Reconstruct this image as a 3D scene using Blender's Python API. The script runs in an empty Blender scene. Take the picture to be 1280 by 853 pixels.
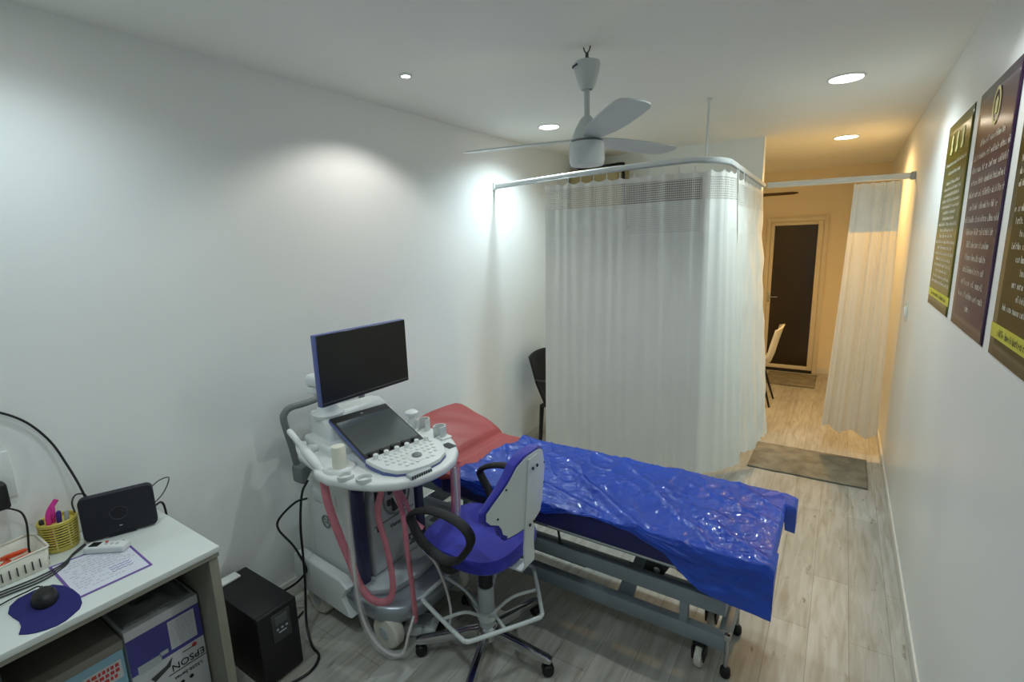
import bpy, bmesh, math, random
from math import pi, sin, cos, radians
from mathutils import Vector, Matrix, noise
random.seed(7)
SC = bpy.context.scene
COL = SC.collection
H = 2.6
WL, WR = -2.29, 0.38          # left and right walls
YP, YR, YF = 4.75, 7.48, -1.7  # partition, rear wall, wall behind the camera

# ------------------------------------------------------------------ materials
def lin(c):
    return tuple((v / 12.92 if v <= 0.04045 else ((v + 0.055) / 1.055) ** 2.4) for v in [x / 255 for x in c]) + (1,)

def mat(name, rgb, rough=0.5, metal=0.0, var=0.06, vscale=8.0, bump=0.0, bscale=60.0, spec=0.5, coat=0.0, trans=0.0, sheen=0.0):
    m = bpy.data.materials.new(name); m.use_nodes = True
    nt = m.node_tree; b = nt.nodes['Principled BSDF']
    b.inputs['Roughness'].default_value = rough
    b.inputs['Metallic'].default_value = metal
    b.inputs['Specular IOR Level'].default_value = spec
    b.inputs['Coat Weight'].default_value = coat
    b.inputs['Transmission Weight'].default_value = trans
    b.inputs['Sheen Weight'].default_value = sheen
    tc = nt.nodes.new('ShaderNodeTexCoord')
    n = nt.nodes.new('ShaderNodeTexNoise'); n.inputs['Scale'].default_value = vscale; n.inputs['Detail'].default_value = 4
    nt.links.new(tc.outputs['Object'], n.inputs['Vector'])
    r = nt.nodes.new('ShaderNodeValToRGB')
    c = lin(rgb)
    r.color_ramp.elements[0].color = tuple(x * (1 - var) for x in c[:3]) + (1,)
    r.color_ramp.elements[1].color = tuple(min(1, x * (1 + var)) for x in c[:3]) + (1,)
    r.color_ramp.elements[0].position = .3; r.color_ramp.elements[1].position = .7
    nt.links.new(n.outputs['Fac'], r.inputs['Fac']); nt.links.new(r.outputs['Color'], b.inputs['Base Color'])
    if bump:
        n2 = nt.nodes.new('ShaderNodeTexNoise'); n2.inputs['Scale'].default_value = bscale; n2.inputs['Detail'].default_value = 3
        nt.links.new(tc.outputs['Object'], n2.inputs['Vector'])
        bp = nt.nodes.new('ShaderNodeBump'); bp.inputs['Strength'].default_value = bump; bp.inputs['Distance'].default_value = .01
        nt.links.new(n2.outputs['Fac'], bp.inputs['Height']); nt.links.new(bp.outputs['Normal'], b.inputs['Normal'])
    return m

def add_translucent(m, fac, tint):
    nt = m.node_tree; b = nt.nodes['Principled BSDF']; out = nt.nodes['Material Output']
    t = nt.nodes.new('ShaderNodeBsdfTranslucent'); t.inputs['Color'].default_value = lin(tint)
    mx = nt.nodes.new('ShaderNodeMixShader'); mx.inputs['Fac'].default_value = fac
    nt.links.new(b.outputs['BSDF'], mx.inputs[1]); nt.links.new(t.outputs['BSDF'], mx.inputs[2])
    nt.links.new(mx.outputs['Shader'], out.inputs['Surface'])
    return m

def add_transparent(m, fac, tint=(255, 255, 255)):
    nt = m.node_tree; out = nt.nodes['Material Output']; src = out.inputs['Surface'].links[0].from_socket
    t = nt.nodes.new('ShaderNodeBsdfTransparent'); t.inputs['Color'].default_value = lin(tint)
    mx = nt.nodes.new('ShaderNodeMixShader'); mx.inputs['Fac'].default_value = fac
    nt.links.new(src, mx.inputs[1]); nt.links.new(t.outputs['BSDF'], mx.inputs[2])
    nt.links.new(mx.outputs['Shader'], out.inputs['Surface'])
    return m

def net_mat(name, rgb, pitch, hole):
    """woven net: square holes cut by the cloth's own UVs (metres)"""
    m = mat(name, rgb, .8)
    nt = m.node_tree; out = nt.nodes['Material Output']; b = nt.nodes['Principled BSDF']
    uv = nt.nodes.new('ShaderNodeUVMap'); sp = nt.nodes.new('ShaderNodeSeparateXYZ'); nt.links.new(uv.outputs['UV'], sp.inputs['Vector'])
    res = []
    for ax in ('X', 'Y'):
        mu = nt.nodes.new('ShaderNodeMath'); mu.operation = 'DIVIDE'; mu.inputs[1].default_value = pitch
        fr = nt.nodes.new('ShaderNodeMath'); fr.operation = 'FRACT'
        lt = nt.nodes.new('ShaderNodeMath'); lt.operation = 'LESS_THAN'; lt.inputs[1].default_value = hole
        nt.links.new(sp.outputs[ax], mu.inputs[0]); nt.links.new(mu.outputs[0], fr.inputs[0]); nt.links.new(fr.outputs[0], lt.inputs[0]); res.append(lt)
    mm = nt.nodes.new('ShaderNodeMath'); mm.operation = 'MULTIPLY'
    nt.links.new(res[0].outputs[0], mm.inputs[0]); nt.links.new(res[1].outputs[0], mm.inputs[1])
    tr = nt.nodes.new('ShaderNodeBsdfTransparent'); mx = nt.nodes.new('ShaderNodeMixShader')
    nt.links.new(mm.outputs[0], mx.inputs['Fac']); nt.links.new(b.outputs['BSDF'], mx.inputs[1]); nt.links.new(tr.outputs['BSDF'], mx.inputs[2])
    nt.links.new(mx.outputs['Shader'], out.inputs['Surface'])
    return m

def emit_mat(name, rgb, s):
    m = bpy.data.materials.new(name); m.use_nodes = True; nt = m.node_tree
    b = nt.nodes['Principled BSDF']; b.inputs['Base Color'].default_value = lin(rgb)
    b.inputs['Emission Color'].default_value = lin(rgb); b.inputs['Emission Strength'].default_value = s
    return m

def floor_mat():
    m = mat('whitewashed_planks', (176, 170, 156), .42)
    nt = m.node_tree; b = nt.nodes['Principled BSDF']
    tc = nt.nodes.new('ShaderNodeTexCoord')
    mp = nt.nodes.new('ShaderNodeMapping'); mp.inputs['Rotation'].default_value = (0, 0, pi / 2)
    nt.links.new(tc.outputs['Object'], mp.inputs['Vector'])
    br = nt.nodes.new('ShaderNodeTexBrick')
    br.inputs['Scale'].default_value = 1; br.inputs['Brick Width'].default_value = 1.2; br.inputs['Row Height'].default_value = .155
    br.inputs['Mortar Size'].default_value = .0018; br.inputs['Mortar Smooth'].default_value = .3; br.offset = .37
    br.inputs['Color1'].default_value = lin((188, 187, 180)); br.inputs['Color2'].default_value = lin((176, 174, 166)); br.inputs['Mortar'].default_value = lin((148, 144, 135))
    nt.links.new(mp.outputs['Vector'], br.inputs['Vector'])
    # long grain
    mp2 = nt.nodes.new('ShaderNodeMapping'); mp2.inputs['Scale'].default_value = (14, 1.6, 1)
    nt.links.new(tc.outputs['Object'], mp2.inputs['Vector'])
    g = nt.nodes.new('ShaderNodeTexNoise'); g.inputs['Scale'].default_value = 2.2; g.inputs['Detail'].default_value = 8; g.inputs['Distortion'].default_value = .6
    nt.links.new(mp2.outputs['Vector'], g.inputs['Vector'])
    gr = nt.nodes.new('ShaderNodeValToRGB'); gr.color_ramp.elements[0].position = .3; gr.color_ramp.elements[0].color = lin((206, 198, 182)); gr.color_ramp.elements[1].position = .62; gr.color_ramp.elements[1].color = (1, 1, 1, 1)
    nt.links.new(g.outputs['Fac'], gr.inputs['Fac'])
    mu = nt.nodes.new('ShaderNodeMixRGB'); mu.blend_type = 'MULTIPLY'; mu.inputs['Fac'].default_value = .75
    nt.links.new(br.outputs['Color'], mu.inputs[1]); nt.links.new(gr.outputs['Color'], mu.inputs[2])
    # sparse dark knots
    mp3 = nt.nodes.new('ShaderNodeMapping'); mp3.inputs['Scale'].default_value = (9, 2.6, 1)
    nt.links.new(tc.outputs['Object'], mp3.inputs['Vector'])
    k = nt.nodes.new('ShaderNodeTexNoise'); k.inputs['Scale'].default_value = 2.6; k.inputs['Detail'].default_value = 5; k.inputs['Roughness'].default_value = .62
    nt.links.new(mp3.outputs['Vector'], k.inputs['Vector'])
    kr = nt.nodes.new('ShaderNodeValToRGB'); kr.color_ramp.elements[0].position = .28; kr.color_ramp.elements[0].color = lin((150, 136, 114)); kr.color_ramp.elements[1].position = .37; kr.color_ramp.elements[1].color = (1, 1, 1, 1)
    nt.links.new(k.outputs['Fac'], kr.inputs['Fac'])
    mu2 = nt.nodes.new('ShaderNodeMixRGB'); mu2.blend_type = 'MULTIPLY'; mu2.inputs['Fac'].default_value = .8
    nt.links.new(mu.outputs['Color'], mu2.inputs[1]); nt.links.new(kr.outputs['Color'], mu2.inputs[2])
    nt.links.new(mu2.outputs['Color'], b.inputs['Base Color'])
    return m

def crinkle_mat(name, rgb, rough, trans_fac, tint):
    """thin crinkled plastic film: soft blue body under a mirror-like skin full of small facets"""
    m = mat(name, rgb, rough, var=.12, vscale=5, spec=.5, coat=1.0)
    nt = m.node_tree; b = nt.nodes['Principled BSDF']; b.inputs['Coat Roughness'].default_value = .07; b.inputs['Coat IOR'].default_value = 1.6
    tc = nt.nodes.new('ShaderNodeTexCoord')
    n = nt.nodes.new('ShaderNodeTexNoise'); n.inputs['Scale'].default_value = 11; n.inputs['Detail'].default_value = 3; n.inputs['Distortion'].default_value = .8
    nt.links.new(tc.outputs['Object'], n.inputs['Vector'])
    ad = nt.nodes.new('ShaderNodeMixRGB'); ad.blend_type = 'ADD'; ad.inputs['Fac'].default_value = .12
    nt.links.new(tc.outputs['Object'], ad.inputs[1]); nt.links.new(n.outputs['Color'], ad.inputs[2])
    v = nt.nodes.new('ShaderNodeTexVoronoi'); v.inputs['Scale'].default_value = 24; v.feature = 'F1'
    nt.links.new(ad.outputs['Color'], v.inputs['Vector'])
    mx = nt.nodes.new('ShaderNodeMath'); mx.operation = 'ADD'
    nt.links.new(v.outputs['Distance'], mx.inputs[0]); nt.links.new(n.outputs['Fac'], mx.inputs[1])
    bp = nt.nodes.new('ShaderNodeBump'); bp.inputs['Strength'].default_value = .5; bp.inputs['Distance'].default_value = .012
    nt.links.new(mx.outputs[0], bp.inputs['Height']); nt.links.new(bp.outputs['Normal'], b.inputs['Coat Normal'])
    bp2 = nt.nodes.new('ShaderNodeBump'); bp2.inputs['Strength'].default_value = .2; bp2.inputs['Distance'].default_value = .012
    nt.links.new(mx.outputs[0], bp2.inputs['Height']); nt.links.new(bp2.outputs['Normal'], b.inputs['Normal'])
    return add_translucent(m, trans_fac, tint)

M = dict(
    wall=mat('white_wall_paint', (240, 242, 240), .6, var=.01, vscale=1.5, bump=.02, bscale=90),
    wall_gloss_dim=mat('dimmed_satin_white_paint', (226, 229, 228), .35, var=.01, vscale=1.5, bump=.015, bscale=60),  # same wall paint, darkened to put this wall's dimmer light into its colour
    ceil=mat('white_ceiling_paint', (242, 242, 237), .8, var=.01, vscale=1.5),
    cream_wall=mat('cream_wall_paint', (232, 220, 196), .7, var=.02, vscale=2),
    floor=floor_mat(),
    skirt=mat('white_skirting', (214, 212, 204), .4, var=.03),
    white=mat('white_plastic', (224, 228, 226), .38, var=.02),
    offwhite=mat('offwhite_plastic', (214, 212, 198), .45, var=.03),
    cream=mat('cream_plastic', (226, 223, 208), .45, var=.04),
    lgrey=mat('light_grey_plastic', (176, 182, 184), .42, var=.03),
    mgrey=mat('mid_grey_plastic', (120, 124, 126), .45, var=.04),
    dgrey=mat('dark_grey_plastic', (56, 58, 60), .45, var=.06),
    black=mat('black_plastic', (17, 17, 18), .5, var=.1),
    blacksoft=mat('soft_black_rubber', (22, 22, 22), .7, var=.1),
    screen=mat('dark_screen_glass', (14, 13, 12), .25, var=.03),
    touch=mat('touch_screen_glass', (128, 136, 136), .2, metal=.75, var=.03, spec=.8),
    silver=mat('silver_paint', (158, 164, 170), .28, metal=.55, var=.03),
    navytrim=mat('slate_blue_trim', (86, 98, 156), .35, var=.04),
    navy=mat('deep_blue_plastic', (54, 58, 94), .4, var=.06),
    steel=mat('powder_coated_steel', (140, 150, 156), .45, metal=.15, var=.05, vscale=20),
    darksteel=mat('dark_steel', (72, 74, 72), .45, metal=.3, var=.1),
    chrome=mat('chrome', (196, 198, 198), .16, metal=1.0, var=.04),
    whitemetal=mat('white_enamel_metal', (206, 212, 210), .35, var=.02),
    fabblue=mat('royal_blue_upholstery', (40, 42, 164), .75, var=.1, vscale=40, bump=.15, bscale=400, sheen=.2),
    navyvinyl=mat('navy_vinyl', (28, 30, 92), .42, var=.08, bump=.05, bscale=200),
    red=mat('brick_red_vinyl', (162, 69, 67), .5, var=.05, vscale=6, bump=.08, bscale=40),
    pink=mat('pink_cable_sleeve', (206, 104, 122), .4, var=.12, vscale=30, bump=.2, bscale=70),
    cable=mat('pale_cable', (216, 212, 208), .4, var=.03),
    clear=None, desk=mat('white_laminate', (214, 220, 216), .3, var=.02),
    deskedge=mat('grey_beige_laminate', (138, 136, 122), .5, var=.06, vscale=14),
    deskin=mat('grey_laminate', (126, 126, 118), .5, var=.05),
    yellow=mat('yellow_plastic', (204, 186, 84), .45, var=.06),
    magenta=mat('magenta_plastic', (214, 52, 150), .3, var=.05), purplep=mat('purple_plastic', (58, 40, 128), .4, var=.05),
    orange=mat('orange_plastic', (222, 84, 40), .4, var=.05),
    paper=mat('printed_paper', (216, 218, 228), .7, var=.02), purpleborder=mat('purple_border_print', (112, 84, 156), .7, var=.05),
    ink=mat('grey_ink', (182, 184, 196), .8), inkdark=mat('black_ink', (22, 22, 26), .7), inkblue=mat('blue_pen_ink', (92, 90, 170), .8),
    matblue=mat('blue_foam', (30, 28, 104), .8, var=.08, vscale=50),
    cardwhite=mat('white_printed_carton', (196, 198, 200), .5, var=.04), cardpurple=mat('violet_carton_print', (66, 62, 138), .5, var=.05),
    cardgrey=mat('grey_brown_card', (126, 122, 112), .6, var=.08), cardcyan=mat('pale_cyan_carton', (128, 168, 186), .5, var=.08), redink=mat('red_print', (190, 60, 56), .6),
    rug=mat('grey_brown_rug', (132, 126, 110), .95, var=.3, vscale=9, bump=.5, bscale=220),
    alu=mat('cream_aluminium', (216, 206, 184), .4, var=.03), smoke=mat('smoked_brown_glass', (44, 36, 26), .22, var=.15, vscale=2),
    ply=mat('tan_painted_board', (176, 160, 118), .6, var=.05),
    brown=mat('dark_brown_blade', (74, 50, 26), .5, var=.06),
    olive=mat('olive_poster_print', (88, 86, 22), .2, var=.25, vscale=2.2, spec=.12), plum=mat('plum_poster_print', (56, 36, 62), .2, var=.3, vscale=2.0, spec=.12),
    forest=mat('dark_olive_poster_print', (46, 48, 12), .2, var=.35, vscale=2.2, spec=.12),
    lime=mat('lime_yellow_print', (190, 190, 36), .3, var=.05), posterink=mat('pale_poster_ink', (214, 210, 196), .45, var=.05), paleyellow=mat('pale_yellow_ink', (204, 196, 130), .45),
    lamp_cool=emit_mat('cool_lamp_diffuser', (255, 255, 255), 14), lamp_warm=emit_mat('warm_lamp_diffuser', (255, 244, 220), 14),
    led=emit_mat('small_indicator_light', (170, 190, 190), .35),
)
M['clear'] = add_transparent(mat('clear_plastic_sleeve', (222, 226, 226), .25, var=.02), .80)
M['frost'] = add_transparent(mat('frosted_holder_plastic', (214, 220, 218), .35, var=.03), .25)
M['cloth'] = add_translucent(mat('white_curtain_cloth', (236, 238, 232), .55, var=.02, vscale=3, sheen=.2), .12, (240, 238, 230))
M['clothback'] = add_translucent(mat('thin_white_curtain_cloth', (238, 238, 230), .6, var=.02, vscale=3), .5, (244, 238, 224))
M['hem'] = add_translucent(mat('white_curtain_hem', (238, 238, 231), .6, var=.02), .15, (240, 238, 230))
M['net'] = net_mat('open_net', (232, 232, 224), .0135, .62)
M['netdense'] = net_mat('dense_net', (236, 237, 230), .0125, .3)
M['bluefilm'] = add_transparent(crinkle_mat('blue_plastic_film', (40, 94, 214), .35, .38, (70, 150, 245)), .2, (110, 170, 240))
M['bagfilm'] = add_transparent(crinkle_mat('thin_grey_film', (120, 124, 124), .25, .2, (160, 160, 160)), .45)

# ------------------------------------------------------------------ builders
class MB:
    def __init__(self): self.bm = bmesh.new()
    def box(self, x0, x1, y0, y1, z0, z1, bev=0.0, seg=2, T=None):
        r = bmesh.ops.create_cube(self.bm, size=1.0); vs = r['verts']
        c = Vector(((x0 + x1) / 2, (y0 + y1) / 2, (z0 + z1) / 2)); s = (abs(x1 - x0), abs(y1 - y0), abs(z1 - z0))
        for v in vs: v.co = Vector((v.co.x * s[0], v.co.y * s[1], v.co.z * s[2])) + c
        if bev:
            es = list({e for v in vs for e in v.link_edges})
            g = bmesh.ops.bevel(self.bm, geom=es, offset=min(bev, min(s) * .48), segments=seg, affect='EDGES', profile=.5)
            vs = list({v for f in g['faces'] for v in f.verts} | {v for v in vs if v.is_valid})
        if T is not None:
            for v in vs: v.co = T @ v.co
        return self
    def tube(self, pts, r=.01, n=10, closed=False, smooth=4, flat=None, caps=True):
        """swept tube through pts; r is a number or a list; flat=(a,b) gives an elliptical section (a across, b along the first normal)"""
        P = [Vector(p) for p in pts]
        if smooth and len(P) > 2:
            Q = []; N = len(P); R = []
            rr = r if isinstance(r, (list, tuple)) else None
            rng = range(N if closed else N - 1)
            for i in rng:
                a = P[(i - 1) % N] if (closed or i > 0) else P[0] * 2 - P[1]
                b, c = P[i], P[(i + 1) % N]
                d = P[(i + 2) % N] if (closed or i + 2 < N) else c * 2 - b
                for k in range(smooth):
                    t = k / smooth
                    Q.append(.5 * ((2 * b) + (c - a) * t + (2 * a - 5 * b + 4 * c - d) * t * t + (3 * b - a - 3 * c + d) * t ** 3))
                    if rr: R.append(rr[i] * (1 - t) + rr[(i + 1) % N] * t)
            if not closed:
                Q.append(P[-1])
                if rr: R.append(rr[-1])
            P = Q; r = R if rr else r
        N = len(P); rings = []; nrm = None
        for i in range(N):
            if closed: t = (P[(i + 1) % N] - P[i - 1])
            else: t = P[min(i + 1, N - 1)] - P[max(i - 1, 0)]
            if t.length < 1e-9: t = Vector((0, 0, 1))
            t.normalize()
            if nrm is None:
                nrm = Vector((0, 0, 1)) if abs(t.z) < .9 else Vector((1, 0, 0))
            nrm = (nrm - t * nrm.dot(t))
            if nrm.length < 1e-6: nrm = t.orthogonal()
            nrm.normalize(); bi = t.cross(nrm)
            ri = r[i] if isinstance(r, (list, tuple)) else r
            a, b = (flat if flat else (ri, ri))
            rings.append([self.bm.verts.new(P[i] + bi * (a * cos(2 * pi * k / n)) + nrm * (b * sin(2 * pi * k / n))) for k in range(n)])
        for i in range(N if closed else N - 1):
            A, B = rings[i], rings[(i + 1) % N]
            for k in range(n): self.bm.faces.new((A[k], A[(k + 1) % n], B[(k + 1) % n], B[k]))
        if caps and not closed:
            self.bm.faces.new(rings[0][::-1]); self.bm.faces.new(rings[-1])
        return self
    def rod(self, a, b, r, n=12): return self.tube([a, b], r, n, smooth=0)
    def lathe(self, prof, c=(0, 0, 0), n=28, axis='Z', T=None):
        rings = []
        for (r, z) in prof:
            ring = []
            for k in range(n):
                a = 2 * pi * k / n; p = Vector((r * cos(a), r * sin(a), z))
                if axis == 'Y': p = Vector((p.x, p.z, p.y))
                elif axis == 'X': p = Vector((p.z, p.x, p.y))
                p = p + Vector(c)
                if T is not None: p = T @ p
                ring.append(self.bm.verts.new(p))
            rings.append(ring)
        for A, B in zip(rings, rings[1:]):
            for k in range(n): self.bm.faces.new((A[k], A[(k + 1) % n], B[(k + 1) % n], B[k]))
        self.bm.faces.new(rings[0][::-1]); self.bm.faces.new(rings[-1])
        return self
    def prism(self, pts, vec, bev=0.0, T=None, seg=2):
        """extrude a closed 3-D outline along vec"""
        vs = [self.bm.verts.new(Vector(p)) for p in pts]
        f = self.bm.faces.new(vs)
        g = bmesh.ops.extrude_face_region(self.bm, geom=[f])
        nv = [e for e in g['geom'] if isinstance(e, bmesh.types.BMVert)]
        for v in nv: v.co += Vector(vec)
        allv = vs + nv
        if bev:
            top = set(nv); bot = set(vs)
            es = [e for e in {e for v in allv for e in v.link_edges} if (e.verts[0] in top) == (e.verts[1] in top)]
            g = bmesh.ops.bevel(self.bm, geom=es, offset=bev, segments=seg, affect='EDGES', profile=.5)
            allv = list({v for ff in g['faces'] for v in ff.verts} | {v for v in allv if v.is_valid})
        if T is not None:
            for v in allv: v.co = T @ v.co
        return self
    def grid(self, fn, nu, nv, uv=None):
        V = [[self.bm.verts.new(fn(i / nu, j / nv)) for j in range(nv + 1)] for i in range(nu + 1)]
        L = self.bm.loops.layers.uv.verify() if uv else None
        for i in range(nu):
            for j in range(nv):
                f = self.bm.faces.new((V[i][j], V[i + 1][j], V[i + 1][j + 1], V[i][j + 1]))
                if uv:
                    for lp, (a, b) in zip(f.loops, ((i, j), (i + 1, j), (i + 1, j + 1), (i, j + 1))): lp[L].uv = uv(a / nu, b / nv)
        return self
    def quad(self, pts):
        self.bm.faces.new([self.bm.verts.new(Vector(p)) for p in pts]); return self
    def mesh(self, me, T):
        n0 = len(self.bm.verts); self.bm.from_mesh(me); self.bm.verts.ensure_lookup_table()
        for v in self.bm.verts[n0:]: v.co = T @ v.co
        return self
    def build(self, name, material, parent=None, solid=0.0, angle=38, fixn=True):
        if fixn: bmesh.ops.recalc_face_normals(self.bm, faces=self.bm.faces[:])
        me = bpy.data.meshes.new(name)
        org = ORG.get(parent.name, Vector()) if parent else Vector()
        if org.length:
            for v in self.bm.verts: v.co -= org
        self.bm.to_mesh(me); self.bm.free()
        me.materials.append(material)
        me.shade_smooth(); me.set_sharp_from_angle(angle=radians(angle))
        o = bpy.data.objects.new(name, me); COL.objects.link(o)
        if parent: o.parent = parent; ORG[o.name] = org
        if solid:
            s = o.modifiers.new('thickness', 'SOLIDIFY'); s.thickness = solid; s.offset = 0
        return o
ORG = {}
def tag(o, label, cat, group=None, kind=None):
    o['label'] = label; o['category'] = cat
    if group: o['group'] = group
    if kind: o['kind'] = kind
    return o
def thing(name, label, cat, loc, group=None):
    o = bpy.data.objects.new(name, None); o.location = loc; COL.objects.link(o); o.empty_display_size = .1
    ORG[o.name] = Vector(loc); return tag(o, label, cat, group)
def solo(o):
    """put a one-mesh thing's origin at the middle of its underside"""
    me = o.data; xs = [v.co for v in me.vertices]
    c = Vector(((min(v.x for v in xs) + max(v.x for v in xs)) / 2, (min(v.y for v in xs) + max(v.y for v in xs)) / 2, min(v.z for v in xs)))
    me.transform(Matrix.Translation(-c)); o.location = c; return o
def structure(o, label=None, cat=None):
    o['kind'] = 'structure'
    if label: o['label'] = label; o['category'] = cat
    return o
def text_mesh(s, size, extrude=0.0006, align='CENTER'):
    cu = bpy.data.curves.new('txt', 'FONT'); cu.body = s; cu.size = size; cu.extrude = extrude; cu.align_x = align; cu.align_y = 'CENTER'; cu.resolution_u = 3
    o = bpy.data.objects.new('txt', cu); COL.objects.link(o)
    dg = bpy.context.evaluated_depsgraph_get(); me = bpy.data.meshes.new_from_object(o.evaluated_get(dg))
    bpy.data.objects.remove(o); bpy.data.curves.remove(cu); return me
def frame_T(origin, right, up):
    r = Vector(right).normalized(); u = Vector(up); u = (u - r * u.dot(r)).normalized(); n = r.cross(u)
    return Matrix(((r.x, u.x, n.x, origin[0]), (r.y, u.y, n.y, origin[1]), (r.z, u.z, n.z, origin[2]), (0, 0, 0, 1)))

# ------------------------------------------------------------------ room
def slab(name, m, x0, x1, y0, y1, z0, z1, label, cat, bev=0):
    return structure(MB().box(x0, x1, y0, y1, z0, z1, bev).build(name, m), label, cat)
t = .1
slab('floor', M['floor'], WL - t, WR + t, YF - t, YR + t, -.1, 0, 'whitewashed wood plank floor', 'floor')
slab('ceiling', M['ceil'], WL - t, WR + t, YF - t, YR + t, H, H + .1, 'plain white ceiling with recessed lights', 'ceiling')
slab('wall_left', M['wall'], WL - t, WL, YF, YR, 0, H, 'long bare white wall behind the scanner', 'wall')
slab('wall_right', M['wall_gloss_dim'], WR, WR + t, YF, YR, 0, H, 'white wall carrying the three posters', 'wall')
slab('wall_rear', M['cream_wall'], WL, WR, YR, YR + t, 0, H, 'warm lit cream wall around the dark glass door', 'wall')
slab('wall_partition', M['wall'], WL, -.62, YP, YP + .1, 0, H, 'white partition wall between the front room and warm lit back room', 'wall')
slab('baseboard_left', M['skirt'], WL, WL + .012, .8, YP, 0, .1, 'white skirting along the long bare wall', 'baseboard', .004)
slab('baseboard_right', M['skirt'], WR - .012, WR, YF, YR, 0, .075, 'white skirting under the posters wall', 'baseboard', .004)
slab('baseboard_rear', M['skirt'], -.19, WR - .012, YR - .012, YR, 0, .075, 'skirting beside the dark glass door', 'baseboard', .004)

# rear glass door
d = thing('door_1', 'cream framed door with dark smoked glass in the warm back room', 'door', (-.52, YR, 0)); d['kind'] = 'structure'
b = MB(); y0, y1 = YR - .05, YR
b.box(-.88, -.83, y0, y1, 0, 2.02, .004).box(-.24, -.19, y0, y1, 0, 2.02, .004).box(-.83, -.24, y0, y1, 1.97, 2.02, .004)
b.build('door_frame', M['alu'], d)
b = MB(); y0, y1 = YR - .04, YR - .005
b.box(-.828, -.785, y0, y1, .035, 1.968, .003).box(-.30, -.242, y0, y1, .035, 1.968, .003).box(-.785, -.30, y0, y1, 1.925, 1.968, .003).box(-.785, -.30, y0, y1, .035, .085, .003)
lf = b.build('door_leaf', M['alu'], d)
MB().box(-.785, -.30, YR - .025, YR - .015, .085, 1.925).build('glass_pane', M['smoke'], lf)
MB().rod((-.806, YR - .042, 1.0), (-.806, YR - .075, 1.0), .008).tube([(-.806, YR - .07, 1.0), (-.76, YR - .075, 1.0), (-.70, YR - .07, 1.0)], .008).box(-.818, -.794, YR - .046, YR - .04, .93, 1.07, .003).build('door_handle', M['chrome'], lf)
MB().box(-.83, -.24, YR - .06, YR - .0, 0, .033, .003).build('threshold', M['blacksoft'], d)

d = thing('door_2', 'dark brown door in the partition seen only through the curtain net', 'door', (-1.43, YP, 0)); d['kind'] = 'structure'
MB().box(-1.76, -1.70, YP - .03, YP, 0, 2.32, .003).box(-1.16, -1.10, YP - .03, YP, 0, 2.32, .003).box(-1.70, -1.16, YP - .03, YP, 2.26, 2.32, .003).build('door_frame', M['brown'], d)
MB().box(-1.70, -1.16, YP - .025, YP, .01, 2.26, .002).build('door_leaf', M['brown'], d)
# downlights (recessed, round)
def downlight(name, x, y, r, m, label, power, color, cone=120, blend=.6):
    o = thing(name, label, 'ceiling light', (x, y, H), 'recessed ceiling lights')
    MB().lathe([(r + .012, 0), (r + .012, -.004), (r, -.007), (r, -.001)], (x, y, H)).build('trim_ring', M['white'], o)
    MB().lathe([(r * .98, -.001), (r * .98, -.005)], (x, y, H)).build('diffuser', m, o)
    l = bpy.data.lights.new(name + '_beam', 'SPOT'); l.energy = power; l.color = color; l.spot_size = radians(cone); l.spot_blend = blend; l.shadow_soft_size = r * .8
    lo = bpy.data.objects.new(name + '_beam', l); lo.location = (x, y, H - .012 - r * .1); COL.objects.link(lo)
    return o
COOL = (.80, .98, 1.03); WARM = (1.0, .59, .20)
downlight('spot_light', -1.818, 1.878, .021, M['lamp_cool'], 'tiny bright spotlight in the ceiling nearest the long bare wall', 13, (1.0, .97, .9), 132, .4)
downlight('down_light', -1.81, 3.262, .068, M['lamp_cool'], 'round white ceiling light beside the fan near the curtain rail', 54, COOL, 150, .8)
downlight('down_light', -.066, 3.344, .078, M['lamp_cool'], 'round white ceiling light near the posters wall in front of curtains', 46, COOL, 150, .8)
downlight('down_light', -.066, 5.285, .085, M['lamp_warm'], 'round warm ceiling light beyond the curtain rail in back room', 120, WARM, 165, .9)
downlight('down_light', -1.81, .45, .068, M['lamp_cool'], 'round white ceiling light above the white desk', 16, COOL, 150, .8)
downlight('spot_light', -.066, 1.878, .021, M['lamp_cool'], 'tiny ceiling spotlight above the foot of the bed', 20, (.93, .99, .97), 140, .5)
downlight('down_light', -1.0, .30, .078, M['lamp_cool'], 'added unseen ceiling light near the camera that brightens the curtain and floor', 12, COOL, 150, .8)  # unseen lamp, added to brighten the front curtain and floor

# ------------------------------------------------------------------ ceiling fan
fx, fy, fz = -.975, 2.096, 2.225
f = thing('ceiling_fan', 'white three blade ceiling fan hanging in front of the curtains', 'ceiling fan', (fx, fy, H))
MB().tube([(fx - .016, fy, H - .002), (fx - .01, fy, H - .018), (fx, fy, H - .026), (fx + .01, fy, H - .018), (fx + .016, fy, H - .002)], .003).rod((fx, fy, H - .025), (fx, fy, H - .065), .007).rod((fx - .012, fy, H - .05), (fx + .012, fy, H - .05), .005).build('hook', M['darksteel'], f)
MB().lathe([(.054, H - .062), (.057, H - .075), (.052, H - .10), (.036, H - .155), (.026, H - .17), (.02, H - .17), (.02, H - .062)], (fx, fy, 0)).build('canopy', M['whitemetal'], f)
MB().tube([(fx - .056, fy - .02, H - .078), (fx - .045, fy - .04, H - .08), (fx - .02, fy - .055, H - .079)], .004).build('canopy_clip', M['black'], f)
MB().rod((fx, fy, H - .06), (fx, fy, fz + .05), .0125).build('down_rod', M['whitemetal'], f)
MB().lathe([(.016, fz + .1), (.03, fz + .085), (.05, fz + .05), (.062, fz + .02), (.064, fz + .012), (.064, fz)], (fx, fy, 0)).build('motor_cap', M['whitemetal'], f)
MB().lathe([(.068, fz), (.068, fz - .012)], (fx, fy, 0)).build('motor_band', M['mgrey'], f)
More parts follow.
